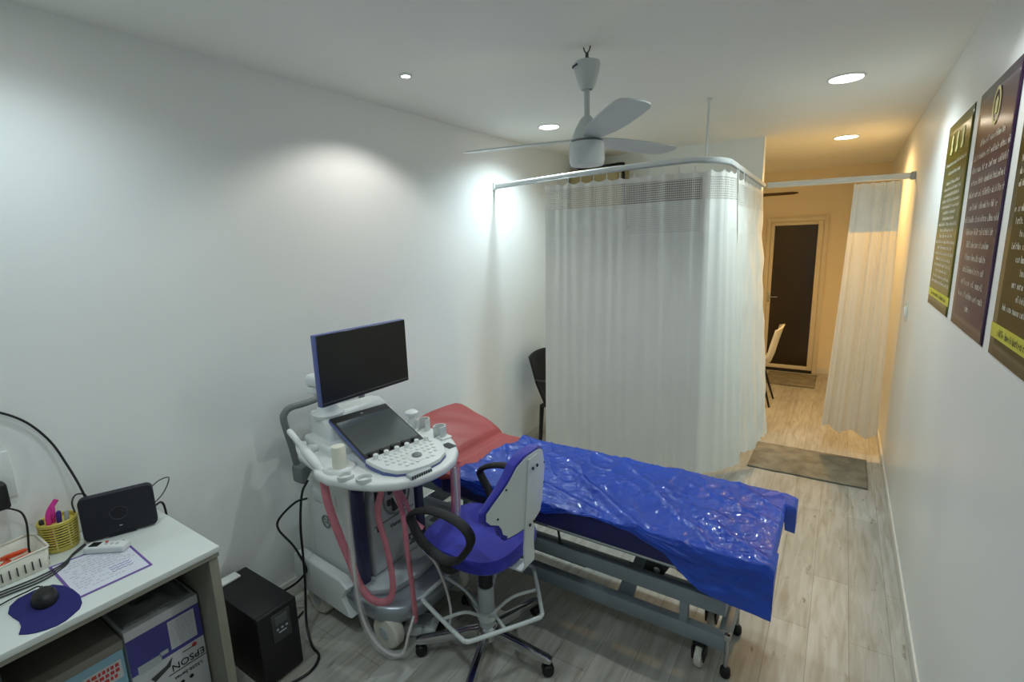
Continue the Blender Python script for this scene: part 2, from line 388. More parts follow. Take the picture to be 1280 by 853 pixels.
MB().lathe([(.074, fz - .01), (.077, fz - .03), (.077, fz - .085), (.070, fz - .105), (.04, fz - .108)], (fx, fy, 0), 36).build('motor_housing', mat('glossy_white_enamel', (216, 222, 222), .15, var=.01), f)
def blade(ang):
    b = MB(); T = Matrix.Translation((fx, fy, fz + .004)) @ Matrix.Rotation(ang, 4, 'Z') @ Matrix.Rotation(radians(-8), 4, 'X')
    n = 14
    pts = []
    prof = [(.05, .035), (.10, .048), (.2, .066), (.32, .074), (.45, .074), (.54, .07), (.575, .058), (.592, .03)]
    pts = [(u, w, 0) for u, w in prof] + [(u, -w * .82, 0) for u, w in prof[::-1]]
    b.prism(pts, (0, 0, .005), 0, T)
    return b
for a in (-50, 70, 190): blade(radians(a)).build('blade', M['whitemetal'], f)

# fan in the back room, one blade reaching past the partition
gx, gy, gz = -1.06, 6.2, 2.235
g = thing('ceiling_fan', 'brown ceiling fan in the back room, one blade tip past the partition', 'ceiling fan', (gx, gy, H))
MB().lathe([(.05, H), (.05, H - .03), (.02, H - .08)], (gx, gy, 0)).build('canopy', M['brown'], g)
MB().rod((gx, gy, H - .05), (gx, gy, gz + .02), .012).build('down_rod', M['brown'], g)
MB().lathe([(.03, gz + .06), (.09, gz + .03), (.1, gz - .03), (.05, gz - .06)], (gx, gy, 0)).build('motor_housing', M['brown'], g)
for a in (2, 122, 242):
    T = Matrix.Translation((gx, gy, gz)) @ Matrix.Rotation(radians(a), 4, 'Z') @ Matrix.Rotation(radians(-10), 4, 'X')
    MB().prism([(.08, .04, 0), (.3, .06, 0), (.55, .055, 0), (.6, .02, 0), (.6, -.02, 0), (.55, -.05, 0), (.3, -.055, 0), (.08, -.035, 0)], (0, 0, .005), 0, T).build('blade', M['brown'], g)

# ------------------------------------------------------------------ curtain rails
RZ = 2.235
def rail_path():
    P = [(-2.285, 3.245, 2.232), (-1.7, 3.23, 2.25), (-1.3, 3.215, 2.256), (-.95, 3.205, 2.258), (-.80, 3.205, 2.258)]
    for k in range(1, 7):
        a = -pi / 2 + (pi / 2) * k / 6; P.append((-.80 + .19 * cos(a), 3.395 + .19 * sin(a), 2.256 - .003 * k))
    P += [(-.60, 3.8, 2.225), (-.59, 4.3, 2.21), (-.585, 4.66, 2.20)]
    return P
rp = rail_path()
tr = thing('curtain_rail', 'white curved curtain rail hung around the cubicle by a ceiling rod', 'curtain rail', (-.8, 3.205, 2.25))
MB().tube(rp, .02, 8, flat=(.008, .016), smooth=3).build('rail', M['white'], tr)
MB().tube([(p[0], p[1], p[2] - .018) for p in rp], .02, 8, flat=(.010, .004), smooth=3).build('runner_channel', M['lgrey'], tr)
MB().rod((-.735, 3.235, 2.265), (-.735, 3.27, H), .007).lathe([(.016, 0), (.016, -.012), (.008, -.016)], (-.735, 3.27, H)).build('hanger_rod', M['white'], tr)
MB().box(-2.289, -2.275, 3.225, 3.265, 2.205, 2.26, .003).build('wall_bracket', M['white'], tr)
tr2 = thing('curtain_rail', 'straight white curtain rail crossing the passage to the posters wall', 'curtain rail', (-.1, 4.68, 2.19))
MB().tube([(-.57, 4.68, 2.20), (.362, 4.68, 2.188)], .02, 8, flat=(.011, .022), smooth=0).build('rail', M['white'], tr2)
MB().box(.35, .379, 4.66, 4.70, 2.16, 2.215, .004).build('wall_bracket', M['lgrey'], tr2)

# ------------------------------------------------------------------ curtains
def resample(path, n):
    P = [Vector(p) for p in path]; L = [0]
    for a, b in zip(P, P[1:]): L.append(L[-1] + (b - a).length)
    out = []
    for i in range(n + 1):
        s = L[-1] * i / n; k = 0
        while k < len(L) - 2 and L[k + 1] < s: k += 1
        q = (s - L[k]) / max(L[k + 1] - L[k], 1e-9); out.append(P[k].lerp(P[k + 1], q))
    return out, L[-1]
def curtain(root, top, bot, zt, zb, nfold, amp_t, amp_b, seed, n=220, extra=None, fine=.3):
    """cloth between a top and a bottom plan path; bands by height"""
    A, LA = resample([(x, y, 0) for x, y in top], n); B, LB = resample([(x, y, 0) for x, y in bot], n)
    def pos(u, z):
        i = min(n, max(0, int(round(u * n))))
        ztop = zt(u); zbot = zb(u); q = (ztop - z) / (ztop - zbot)
        c = A[i].lerp(B[i], q ** 1.2)
        tg = (A[min(n, i + 1)].lerp(B[min(n, i + 1)], q) - A[max(0, i - 1)].lerp(B[max(0, i - 1)], q)); tg.normalize()
        nm = Vector((tg.y, -tg.x, 0))
        ph = nfold * 2 * pi * u
        w = noise.noise(Vector((u * 9 + seed, q * .6, seed))) * 1.4
        w2 = noise.noise(Vector((u * 40 + seed, q * .8, 3.1)))
        a = amp_t * (1 - q) + amp_b * q
        off = a * (sin(ph + w * 2.2) * .6 + .45 * w + fine * w2 * min(1, q * 3))
        if extra: off += extra(u, q)
        return Vector((c.x + nm.x * off, c.y + nm.y * off, z))
    def band(name, m, f0, f1, nv, solid=.0012, dz=0):
        b = MB(); ln = max(LA, LB)
        def fn(u, v):
            a = f0(u); c = f1(u); return pos(u, a + (c - a) * v)
        def uv(u, v):
            a = f0(u); c = f1(u); return (u * ln * 1.12, a + (c - a) * v)
        o = b.grid(fn, n, nv, uv).build(name, m, root, solid, angle=80); o.modifiers[0].use_rim = False; return o
    return pos, band
def sag(u, k, d=.014): return d * abs(sin(pi * u * k)) ** .7
# front curtain
zt1 = lambda u: 2.232 - .012 * u - .0 + (0 if u > .0 else 0)
top1 = [(-1.83, 3.228), (-1.3, 3.213), (-.80, 3.205), (-.70, 3.235), (-.63, 3.33), (-.603, 3.5)]
bot1 = [(-1.87, 3.25), (-1.3, 3.24), (-.92, 3.235), (-.72, 3.26), (-.60, 3.36), (-.49, 3.51)]
zb1 = lambda u: .235 - .01 * min(1, u / .75) + (.03 * ((u - .75) / .25) if u > .75 else 0) + (.035 * math.exp(-((u - .665) / .03) ** 2))
def extra1(u, q):
    e = .022 * math.exp(-((u - .62) / .03) ** 2) * (1 - .4 * q)
    if q > .15: e += .012 * noise.noise(Vector((u * 34, q * 7, 9.2))) * math.exp(-((u - .64) / .09) ** 2)
    return e
c1 = thing('hospital_curtain', 'long white front curtain with net top screening the cubicle corner', 'curtain', (-1.25, 3.24, .25), 'white cubicle curtains')
pos1, band1 = curtain(c1, top1, bot1, zt1, zb1, 17, .006, .0065, 2.0, 300, extra1)
T1 = lambda u: 2.205 - .01 * u - sag(u, 15, .018)
band1('heading_tape', M['hem'], T1, lambda u: 2.165 - .01 * u, 2)
band1('net_panel', M['net'], lambda u: 2.165 - .01 * u, lambda u: 2.02, 8)
band1('net_border', M['netdense'], lambda u: 2.02, lambda u: 1.83, 8)
band1('cloth_panel', M['cloth'], lambda u: 1.83, lambda u: zb1(u) + .13, 26)
band1('bottom_hem', M['cloth'], lambda u: zb1(u) + .13, zb1, 4, .0016)
for k in range(16):
    u = min(k / 15, .999); p = pos1(u, T1(u))
    MB().rod((p.x, p.y, 2.232 - .01 * u), (p.x, p.y, T1(u) - .01), .003, 6).build('curtain_hook', M['white'], c1)
# side curtain
top2 = [(-.6, 3.54), (-.597, 4.0), (-.585, 4.56)]
bot2 = [(-.55, 3.55), (-.47, 3.85), (-.40, 4.2)]
c2 = thing('hospital_curtain', 'warm lit white side curtain hanging along the passage to the back room', 'curtain', (-.55, 4.0, .25), 'white cubicle curtains')
zb2 = lambda u: .245 + .02 * sin(u * 9)
def extra2(u, q): return .014 * noise.noise(Vector((u * 7, q * 12, 4.7))) * min(1, q * 5)
pos2, band2 = curtain(c2, top2, bot2, lambda u: 2.2, zb2, 7, .010, .013, 5.0, 130, extra2)
T2 = lambda u: 2.17 - .012 * u - sag(u, 7, .018)
band2('heading_tape', M['hem'], T2, lambda u: 2.13 - .01 * u, 2)
band2('net_panel', M['net'], lambda u: 2.13 - .01 * u, lambda u: 1.99, 6)
band2('net_border', M['netdense'], lambda u: 1.99, lambda u: 1.81, 6)
band2('cloth_panel', M['cloth'], lambda u: 1.81, lambda u: zb2(u) + .1, 30)
band2('bottom_hem', M['cloth'], lambda u: zb2(u) + .1, zb2, 3, .0016)
for k in range(8):
    u = min(k / 7, .999); p = pos2(u, T2(u))
    MB().rod((p.x, p.y, 2.215 - .01 * u), (p.x, p.y, T2(u) - .01), .003, 6).build('curtain_hook', M['white'], c2)
# far right curtain, drawn back
top3 = [(.02, 4.68), (.15, 4.675), (.31, 4.68)]
bot3 = [(-.05, 4.66), (.15, 4.68), (.335, 4.68)]
c3 = thing('hospital_curtain', 'short gathered white curtain drawn back against the posters wall', 'curtain', (.15, 4.68, .22), 'white cubicle curtains')
zb3 = lambda u: .235 - .05 * u + .02 * sin(u * 14)
pos3, band3 = curtain(c3, top3, bot3, lambda u: 2.18, zb3, 4, .018, .026, 8.0, 130, None, .06)
T3 = lambda u: 2.165 - sag(u, 5, .012)
band3('heading_tape', M['hem'], T3, lambda u: 2.13, 2)
band3('net_panel', M['netdense'], lambda u: 2.13, lambda u: 1.80, 8)
band3('cloth_panel', M['clothback'], lambda u: 1.80, lambda u: zb3(u) + .1, 24)
band3('bottom_hem', M['clothback'], lambda u: zb3(u) + .1, zb3, 3, .0016)

# ------------------------------------------------------------------ posters
def strokes(b, yl, yr, z, h, rnd, xx, weight=.0030):
    """a line of unreadable lettering: small upright marks in words, from yl (reading start) to yr"""
    y = yl
    while y > yr:
        for _ in range(rnd.randint(2, 9)):
            if y < yr: break
            w = h * rnd.uniform(.35, .6); hh = h * rnd.choice([.62, .62, .62, .95, .95])
            b.quad([(xx, y, z), (xx, y - weight, z), (xx, y - weight, z + hh), (xx, y, z + hh)])
            if rnd.random() < .75: 
                zz = z + rnd.choice([0, hh * .5, hh * .82]); b.quad([(xx, y, zz), (xx, y - w * .8, zz), (xx, y - w * .8, zz + weight), (xx, y, zz + weight)])
            if rnd.random() < .5: b.quad([(xx, y - w * .75, z), (xx, y - w * .75 - weight, z), (xx, y - w * .75 - weight, z + h * .6), (xx, y - w * .75, z + h * .6)])
            y -= w + h * .12
        y -= h * .5
PZ0, PZ1 = 1.435, 2.278
def poster(name, y0, y1, m, label, lines, h, seed, stripe=None):
    o = thing(name, label, 'poster', (WR - .002, (y0 + y1) / 2, PZ0), 'wall posters')
    rnd = random.Random(seed)
    b = MB()
    def fn(u, v): return (WR - .0012 - .0004 * (1 + noise.noise(Vector((u * 2.3, v * 3.1, seed)))), y1 - (y1 - y0) * u, PZ0 + (PZ1 - PZ0) * v)
    b.grid(fn, 12, 18).build('print_sheet', m, o, .0006, angle=80)
    b = MB(); xx = WR - .0034
    for (z, fr) in lines:
        w = (y1 - y0) * fr * .5; c = (y0 + y1) / 2; strokes(b, c + w, c - w, z, h, rnd, xx)
    b.build('lettering', M['posterink'], o, fixn=False)
    if stripe:
        MB().box(WR - .0034, WR - .0026, y0 + .001, y1 - .001, stripe[0], stripe[1]).build('stripe', M['lime'], o)
        b = MB(); c = (y0 + y1) / 2; w = (y1 - y0) * .36; strokes(b, c + w, c - w, stripe[0] + .01, (stripe[1] - stripe[0]) * .55, rnd, WR - .0042, .003)
        b.build('stripe_lettering', M['inkdark'], o, fixn=False)
    return o
R = random.Random(3)
p1 = poster('wall_poster', 2.714, 3.31, M['olive'], 'olive green poster farthest along the posters wall, nearest the drawn curtain',
            [(2.085, .8), (2.045, .5)] + [(2.0 - .0265 * k, R.uniform(.5, .86)) for k in range(18)], .017, 11, (1.478, 1.515))
xx = WR - .0038
for k, yc in enumerate((3.16, 3.03, 2.90)):
    MB().prism([(xx, yc + .03, 2.14), (xx, yc - .005, 2.135), (xx, yc - .03, 2.15), (xx, yc - .02, 2.175), (xx, yc - .03, 2.215), (xx, yc, 2.225), (xx, yc + .022, 2.2), (xx, yc + .012, 2.17)], (.0006, 0, 0)).build('icon', M['paleyellow'], p1)
p2 = poster('wall_poster', 2.052, 2.62, M['plum'], 'dark plum poster hanging between the two green posters',
            [(2.085 - .0445 * k, R.choice([.9, .84, .74, .6]) if k < 12 else (.7 if k == 12 else .14)) for k in range(14)], .024, 12)
b = MB(); pts = [(xx, 2.335 + .045 * cos(a), 2.19 + .055 * sin(a)) for a in [2 * pi * k / 20 for k in range(20)]]
b.tube(pts, .0012, 6, closed=True, smooth=0, flat=(.006, .0008)); b.prism([(xx, 2.35, 2.165), (xx, 2.32, 2.165), (xx, 2.315, 2.205), (xx, 2.335, 2.22), (xx, 2.355, 2.205)], (.0006, 0, 0))
b.build('emblem', M['paleyellow'], p2)
p3 = poster('wall_poster', 1.40, 1.972, M['forest'], 'dark olive poster nearest the camera with a bright lime stripe',
            [(2.1 - .033 * k, R.choice([.82, .8, .7, .5, .3])) for k in range(17)], .019, 13, (1.487, 1.527))

# wall switch
s = thing('switch_plate', 'small white switch plate on the posters wall near the curtain', 'light switch', (WR, 4.19, 1.22))
MB().box(WR - .008, WR, 4.15, 4.25, 1.205, 1.335, .003).build('plate', M['offwhite'], s)
MB().box(WR - .016, WR - .007, 4.175, 4.20, 1.24, 1.30, .003).box(WR - .016, WR - .007, 4.205, 4.23, 1.24, 1.30, .003).build('switches', M['white'], s)

# rugs
def rug(name, x0, x1, y0, y1, label, seed):
    b = MB()
    def fn(u, v):
        e = min(u, 1 - u, v, 1 - v)
        return (x0 + (x1 - x0) * u + .006 * noise.noise(Vector((v * 6, seed, 1))), y0 + (y1 - y0) * v + .006 * noise.noise(Vector((u * 6, seed, 5))), .009 + (.002 if e > .02 else 0) + .0035 * noise.noise(Vector((u * 9, v * 6, seed))))
    b.grid(fn, 50, 30); o = b.build(name, M['rug'], None, .008, angle=80)
    return tag(solo(o), label, 'rug')
rug('floor_rug', -.51, .275, 4.08, 4.63, 'grey brown mottled rug on the floor in front of the passage', 3.3)
rug('door_mat', -.72, -.17, 6.68, 7.32, 'small dull door mat in front of the dark glass door', 8.8)

# beige wall unit in the back corner
u = thing('wall_cabinet', 'tan box unit high on the partition behind the fan and curtain rail', 'cabinet', (-2.03, YP, 2.1))
MB().box(-2.27, -1.77, YP - .26, YP, 2.1, 2.47, .008).build('body', M['ply'], u)
MB().box(-2.26, -2.03, YP - .275, YP - .26, 2.11, 2.46, .004).box(-2.02, -1.78, YP - .275, YP - .26, 2.11, 2.46, .004).build('door_panels', M['ply'], u)
MB().tube([(-2.2, YP - .22, 2.485), (-2.05, YP - .22, 2.49), (-1.92, YP - .22, 2.482), (-1.76, YP - .22, 2.485), (-1.745, YP - .22, 2.45), (-1.745, YP - .2, 2.2), (-1.745, YP - .1, 1.9)], .013).build('insulated_pipe', M['blacksoft'], u)

# ------------------------------------------------------------------ chairs at the back
k = thing('shell_chair', 'cream shell chair with black legs beside the dark glass door', 'chair', (-.72, 5.88, 0))
b = MB()
def shell(uu, vv):  # uu across y, vv from seat front to back top
    yy = (uu - .5) * 2
    prof = [(-.98, .44), (-.92, .452), (-.8, .44), (-.66, .435), (-.575, .47), (-.545, .56), (-.515, .70), (-.485, .82), (-.468, .875)]
    s = vv * (len(prof) - 1); i = min(int(s), len(prof) - 2); q = s - i
    x = prof[i][0] * (1 - q) + prof[i + 1][0] * q; z = prof[i][1] * (1 - q) + prof[i + 1][1] * q
    w = .215 - .03 * max(0, (vv - .7) / .3) ** 2
    curl = .045 * abs(yy) ** 2.5
    return (x - (curl if vv > .45 else 0), 5.88 + yy * w, z + (curl if vv <= .55 else curl * .2) - (.04 * yy * yy if vv > .93 else 0))
b.grid(shell, 16, 32).build('seat_shell', M['cream'], k, .01, angle=80)
for (a, c) in ((1, 1), (1, -1), (-1, 1), (-1, -1)):
    MB().tube([(-.75 + .09 * a, 5.88 + .10 * c, .42), (-.75 + .21 * a, 5.88 + .175 * c, .0)], [.014, .010], smooth=0).build('leg', M['black'], k)
MB().rod((-.66, 5.78, .39), (-.84, 5.98, .39), .008).rod((-.66, 5.98, .39), (-.84, 5.78, .39), .008).build('brace', M['black'], k)

K0 = .075
k = thing('plastic_chair', 'black chair mostly hidden behind the front curtain edge', 'chair', (-1.95, 3.68, 0))
b = MB()
def bk(uu, vv):
    yy = (uu - .5) * 2; z = .46 + .40 * vv
    return (K0 - 2.125 - .095 * vv - .03 * (1 - yy * yy) + (.03 if vv < .4 else 0) * (1 - vv / .4 if vv < .4 else 0), 3.68 + yy * (.19 + .03 * vv), z + .02 * (1 - yy * yy) * vv)
b.grid(bk, 12, 14).build('backrest', M['black'], k, .012, angle=80)
MB().box(K0 - 2.13, K0 - 1.72, 3.47, 3.89, .43, .455, .01).build('seat', M['black'], k)
for (x, y, dx) in ((-2.12, 3.49, -.03), (-2.12, 3.87, -.03), (-1.75, 3.49, .02), (-1.75, 3.87, .02)):
    MB().tube([(K0 + x, y, .44), (K0 + x + dx, y, 0)], [.02, .014], smooth=0).build('leg', M['black'], k)
for y in (3.48, 3.88):
    MB().tube([(K0 + a_, y, c_) for a_, c_ in ((-2.165, .66), (-2.0, .655), (-1.82, .64), (-1.75, .60), (-1.75, .44))], .016, flat=(.02, .01)).build('armrest', M['black'], k)

# ------------------------------------------------------------------ examination bed
BX0, BX1, BY0, BY1 = -2.12, -.145, 1.81, 2.42
bed = thing('examination_bed', 'height adjustable grey steel examination bed under red and blue sheets', 'bed', (-1.1, 2.13, 0))
def hollow(b, x0, x1, y0, y1, z0, z1, w):
    b.box(x0, x1, y0, y0 + w, z0, z1, .004).box(x0, x1, y1 - w, y1, z0, z1, .004).box(x0, x0 + w, y0 + w, y1 - w, z0, z1, .004).box(x1 - w, x1, y0 + w, y1 - w, z0, z1, .004); return b
hollow(MB(), -2.05, -.30, 1.915, 2.37, .425, .49, .04).build('upper_frame', M['steel'], bed)
hollow(MB(), -1.95, -.285, 1.925, 2.36, .275, .345, .04).build('middle_frame', M['steel'], bed)
hollow(MB(), -2.0, -.27, 1.925, 2.21, .11, .18, .045).build('base_frame', M['steel'], bed)
MB().box(-1.70, BX1, BY0, BY1, .505, .62, .02, 3).build('mattress', M['navyvinyl'], bed)
MB().box(-1.70, BX1 - .01, 1.90, 2.39, .488, .507).build('mattress_board', M['blacksoft'], bed)
MB().box(-1.05, -.45, BY0 + .012, BY0 + .03, .497, .506, .002).build('edge_trim', M['whitemetal'], bed)
# headrest section, raised at the wall end
hr = Matrix.Translation((-1.70, 0, .51)) @ Matrix.Rotation(radians(22), 4, 'Y')
hd = MB().box(-.425, 0, BY0, BY1, 0, .105, .02, 3, hr).build('headrest', M['fabblue'], bed)
MB().rod((-1.98, 1.96, .47), (-1.98, 1.96, .66), .012).rod((-1.98, 2.32, .47), (-1.98, 2.32, .66), .012).build('headrest_strut', M['darksteel'], hd)
# lift linkage
for y in (1.99, 2.13):
    MB().prism([(-.66, y, .285), (-.58, y, .285), (-.50, y, .43), (-.62, y, .43)], (0, .02, 0)).build('lift_plate', M['darksteel'], bed)
    MB().prism([(-.60, y - .012, .43), (-.55, y - .012, .43), (-.28, y - .012, .31), (-.30, y - .012, .28)], (0, .014, 0)).build('lift_arm', M['darksteel'], bed)
    MB().prism([(-.78, y, .13), (-.70, y, .13), (-.66, y, .32), (-.72, y, .32)], (0, .02, 0)).build('lift_arm', M['steel'], bed)
MB().rod((-.58, 1.96, .36), (-.58, 2.17, .36), .014).build('cross_shaft', M['chrome'], bed)
MB().box(-1.30, -.95, 2.03, 2.10, .185, .235, .01).tube([(-.95, 2.065, .21), (-.70, 2.065, .25)], .016, smooth=0).build('lift_motor', M['dgrey'], bed)
MB().tube([(-1.06, 1.935, .43), (-1.05, 1.93, .40), (-1.045, 1.935, .35), (-1.05, 1.96, .32), (-1.2, 2.0, .30)], .006).build('power_lead', M['black'], bed)
for x in (-.47, -1.85):
    for y in (1.93, 2.165): MB().box(x, x + .035, y, y + .035, .175, .28, .003).build('post', M['steel'], bed)
for y in (1.932, 2.32): MB().box(-.335, -.30, y - .012, y + .03, .342, .43, .003).build('end_bracket', M['steel'], bed)
for x in (-.38, -1.86):
    for y in (1.935, 2.185):
        w = MB().lathe([(.03, -.016), (.046, -.014), (.05, -.008), (.05, .008), (.046, .014), (.03, .016)], (x, y, .05), 24, 'X').build('caster_wheel', M['offwhite'], bed)
        MB().prism([(x - .026, y - .03, .04), (x - .026, y + .03, .04), (x - .026, y + .045, .1), (x - .026, y + .02, .113), (x - .026, y - .02, .113), (x - .026, y - .045, .1)], (.006, 0, 0)).prism([(x + .020, y - .03, .04), (x + .020, y + .03, .04), (x + .020, y + .045, .1), (x + .020, y + .02, .113), (x + .020, y - .02, .113), (x + .020, y - .045, .1)], (.006, 0, 0)).box(x - .026, x + .026, y - .02, y + .02, .103, .113).build('caster_fork', M['black'], w)
for y in (1.93, 2.2):
    MB().rod((-.275, y, .18), (-.275, y, .045), .009).box(-.285, -.262, y - .012, y + .012, .17, .20, .002).build('foot_screw', M['chrome'], bed)
    MB().lathe([(.018, 0), (.022, .01), (.02, .035), (.012, .045)], (-.275, y, 0), 16).build('rubber_foot', M['black'], bed)

# red sheet over the headrest
b = MB()
def redz(x):
    if x > -1.66: return .6265
    if x > -1.70: return .6265 + .0075 * (-1.66 - x) / .04
    s = min(1, (-1.70 - x) / .32); return .634 + .135 * (s ** .75)
def redfn(u, v):
    x = -1.50 - u * .62; nz = noise.noise(Vector((x * 7, v * 4, 2.2)))
    if u > .90:
        q = (u - .90) / .10; x = -1.50 - .90 * .62 - .02 * sin(q * pi / 2) ; zt = redz(-1.50 - .9 * .62) - .012 * q + .004
    else: zt = redz(x)
    if v < .72:
        w = v / .72; y = 2.435 - w * (2.435 - 1.80); bul = .016 * sin(pi * w) * (1 if x < -1.72 else 0)
        z = zt + bul + (.006 * nz if x < -1.68 else 0) - .014 * math.exp(-((x + 1.715) / .014) ** 2) + (.008 * noise.noise(Vector((x * 9 + v * 5, v * 3, 8))) if x < -1.72 else 0)
        if v < .03: z -= .02 * (1 - v / .03)
    else:
        w = (v - .72) / .28; y = 1.80 - .008 * sin(w * 2) + .003 * nz; z = zt - (.02 + .05 * min(1, max(0, (u - .2) / .25))) * w
    return (x, y, z)
o = b.grid(redfn, 70, 60).build('bed_sheet', M['red'], None, .002, angle=80)
tag(solo(o), 'brick red sheet over the raised head end of the bed', 'sheet')

# crinkled blue plastic sheet
b = MB()
def hem(x):
    pts = [(-1.62, .60), (-1.45, .572), (-1.25, .568), (-1.05, .578), (-.93, .622), (-.82, .636), (-.72, .626), (-.62, .605), (-.5, .565), (-.36, .465), (-.25, .445), (-.05, .432)]
    for (a, za), (c, zc) in zip(pts, pts[1:]):
        if x <= c: return za + (zc - za) * max(0, (x - a) / (c - a))
    return pts[-1][1]
def bluefn(u, v):
    xs = -1.60 + .05 * (1 - min(1, v / .6)) + .03 * noise.noise(Vector((v * 5, 1.2, .4)))
    x = xs + u * (-.085 - xs)
    n1 = noise.noise(Vector((x * 4.0, v * 5, 7.1))); n2 = noise.noise(Vector((x * 13, v * 15 + x * 6, 1.3))); n3 = abs(noise.noise(Vector((x * 6 - v * 5, v * 4 + x * 3, 4.4))))
    n4 = noise.noise(Vector((x * 30, v * 34, 9.9)))
    wr = .006 * n1 + .003 * n2 + .009 * (1 - n3) ** 8 + .0008 * n4
    bunch = math.exp(-(u / .05) ** 2) * (.012 + .012 * n2)
    # long diagonal fold and sharp crinkles
    yq = 2.435 - min(1, v / .6) * .635
    for (ax, ay, bx, by, hh, ww) in ((-1.12, 2.16, -.62, 1.80, .020, .022), (-1.3, 2.0, -.8, 1.83, .012, .018), (-.75, 2.3, -.3, 1.95, .008, .02), (-.5, 2.05, -.15, 1.85, .008, .018)):
        dx, dy = bx - ax, by - ay; L2 = dx * dx + dy * dy; q = max(0, min(1, ((x - ax) * dx + (yq - ay) * dy) / L2))
        dd = math.hypot(x - ax - q * dx, yq - ay - q * dy); wr_ = hh * math.exp(-(dd / ww) ** 2) * min(1, q * 4 + .1); bunch += wr_
    n5 = abs(noise.noise(Vector((x * 15 + v * 9, v * 12 - x * 4, 6.6)))); bunch += .004 * (1 - n5) ** 10 + .002 * (1 - abs(noise.noise(Vector((x * 28, v * 25, 2.6))))) ** 8
    end = max(0, (x + .135) / .05)
    if v < .60:
        w = v / .60; y = 2.435 - w * (2.435 - 1.80); z = .632 + wr + bunch
        if w < .02: z -= .01
        dropmax = .125 if w < .18 else (.125 - .10 * min(1, (w - .18) / .15))
        if w > .82: dropmax = .025 + (w - .82) / .18 * .10
        if end > 0:
            e = min(1, end); flat_ = .05 if w < .2 else (.012 if w < .8 else .02)
            x = -.135 + flat_ * min(1, e * 2); z -= dropmax * max(0, e * 2 - 1) + .012 * min(1, e * 2)
    else:
        w = (v - .60) / .40; h = hem(x); round_ = min(1, w * 6)
        z = .632 + (wr + bunch) * (1 - w) - (.632 - h) * w
        y = 1.80 - .010 * round_ - .014 * n1 * w - .010 * n2 * min(1, w * 2) - .012 * w * max(0, (x + .8))
        if end > 0:
            e = min(1, end); x = -.135 + .02 * min(1, e * 2); z -= (.125 * max(0, e * 2 - 1) + .012 * min(1, e * 2)) * (1 - w)
    return (x, y, z)
o = b.grid(bluefn, 240, 150).build('plastic_sheet', M['bluefilm'], None, .0008, angle=80)
tag(solo(o), 'crinkled shiny blue plastic sheet draped over the foot of the bed', 'sheet')

# ------------------------------------------------------------------ swivel chair
cx, cy = -1.205, 1.535
ch = thing('swivel_chair', 'royal blue swivel chair with white metal back and wheeled chrome base', 'chair', (cx, cy, 0))
hub = MB().lathe([(.028, .06), (.05, .065), (.052, .10), (.036, .125), (.03, .13)], (cx, cy, 0), 24).build('hub', M['chrome'], ch)
for i in range(5):
    a = radians(3 + 72 * i); dx, dy = cos(a), sin(a)
    T = Matrix.Translation((cx, cy, 0)) @ Matrix.Rotation(a, 4, 'Z')
    b = MB(); b.prism([(.04, 0, .115), (.04, 0, .07), (.305, 0, .058), (.318, 0, .066), (.318, 0, .082), (.30, 0, .088)], (0, .034, 0), .004, T @ Matrix.Translation((0, -.017, 0)))
    lg = b.build('leg', M['chrome'], ch)
    c = Vector((cx + .30 * dx, cy + .30 * dy, 0)); sw = Matrix.Translation(c) @ Matrix.Rotation(a + radians(35 + 50 * i), 4, 'Z')
    b = MB()
    for s in (-.014, .014): b.lathe([(.01, -.009), (.022, -.008), (.026, 0), (.022, .008), (.01, .009)], (0, s, .026), 18, 'Y', sw)
    b.prism([(-.025, -.006, .025), (-.018, -.006, .046), (.0, -.006, .054), (.02, -.006, .047), (.027, -.006, .028)], (0, .012, 0), 0, sw)
    b.rod(c + Vector((0, 0, .04)), c + Vector((0, 0, .066)), .007)
    b.build('caster', M['black'], lg)
MB().lathe([(.036, .12), (.036, .315), (.028, .32)], (cx, cy, 0), 24).build('column_cover', M['lgrey'], ch)
MB().lathe([(.031, .31), (.031, .45), (.05, .46), (.05, .48)], (cx, cy, 0), 24).build('gas_lift', M['black'], ch)
# foot ring: rounded pentagon with spokes
rz = .275; rr = .285; cor = [Vector((cx + rr * cos(radians(2 + 72 * i)), cy + rr * sin(radians(2 + 72 * i)), rz)) for i in range(5)]
pts = []
for i in range(5):
    p, q, r2 = cor[i - 1], cor[i], cor[(i + 1) % 5]
    pts += [q + (p - q) * .12, q + ((p - q) * .025 + (r2 - q) * .025), q + (r2 - q) * .12]
b = MB().tube(pts, .009, 10, closed=True, smooth=3)
fr = b.build('foot_ring', M['whitemetal'], ch)
b = MB()
for i in range(5):
    m_ = (cor[i] + cor[(i + 1) % 5]) / 2
    b.tube([m_, (m_ + Vector((cx, cy, rz))) / 2 + Vector((0, 0, -.03)), (cx + (m_.x - cx) * .13, cy + (m_.y - cy) * .13, .175)], .007, 8)
b.lathe([(.04, .155), (.044, .16), (.044, .195), (.04, .2)], (cx, cy, 0), 20)
b.build('spokes', M['whitemetal'], fr)
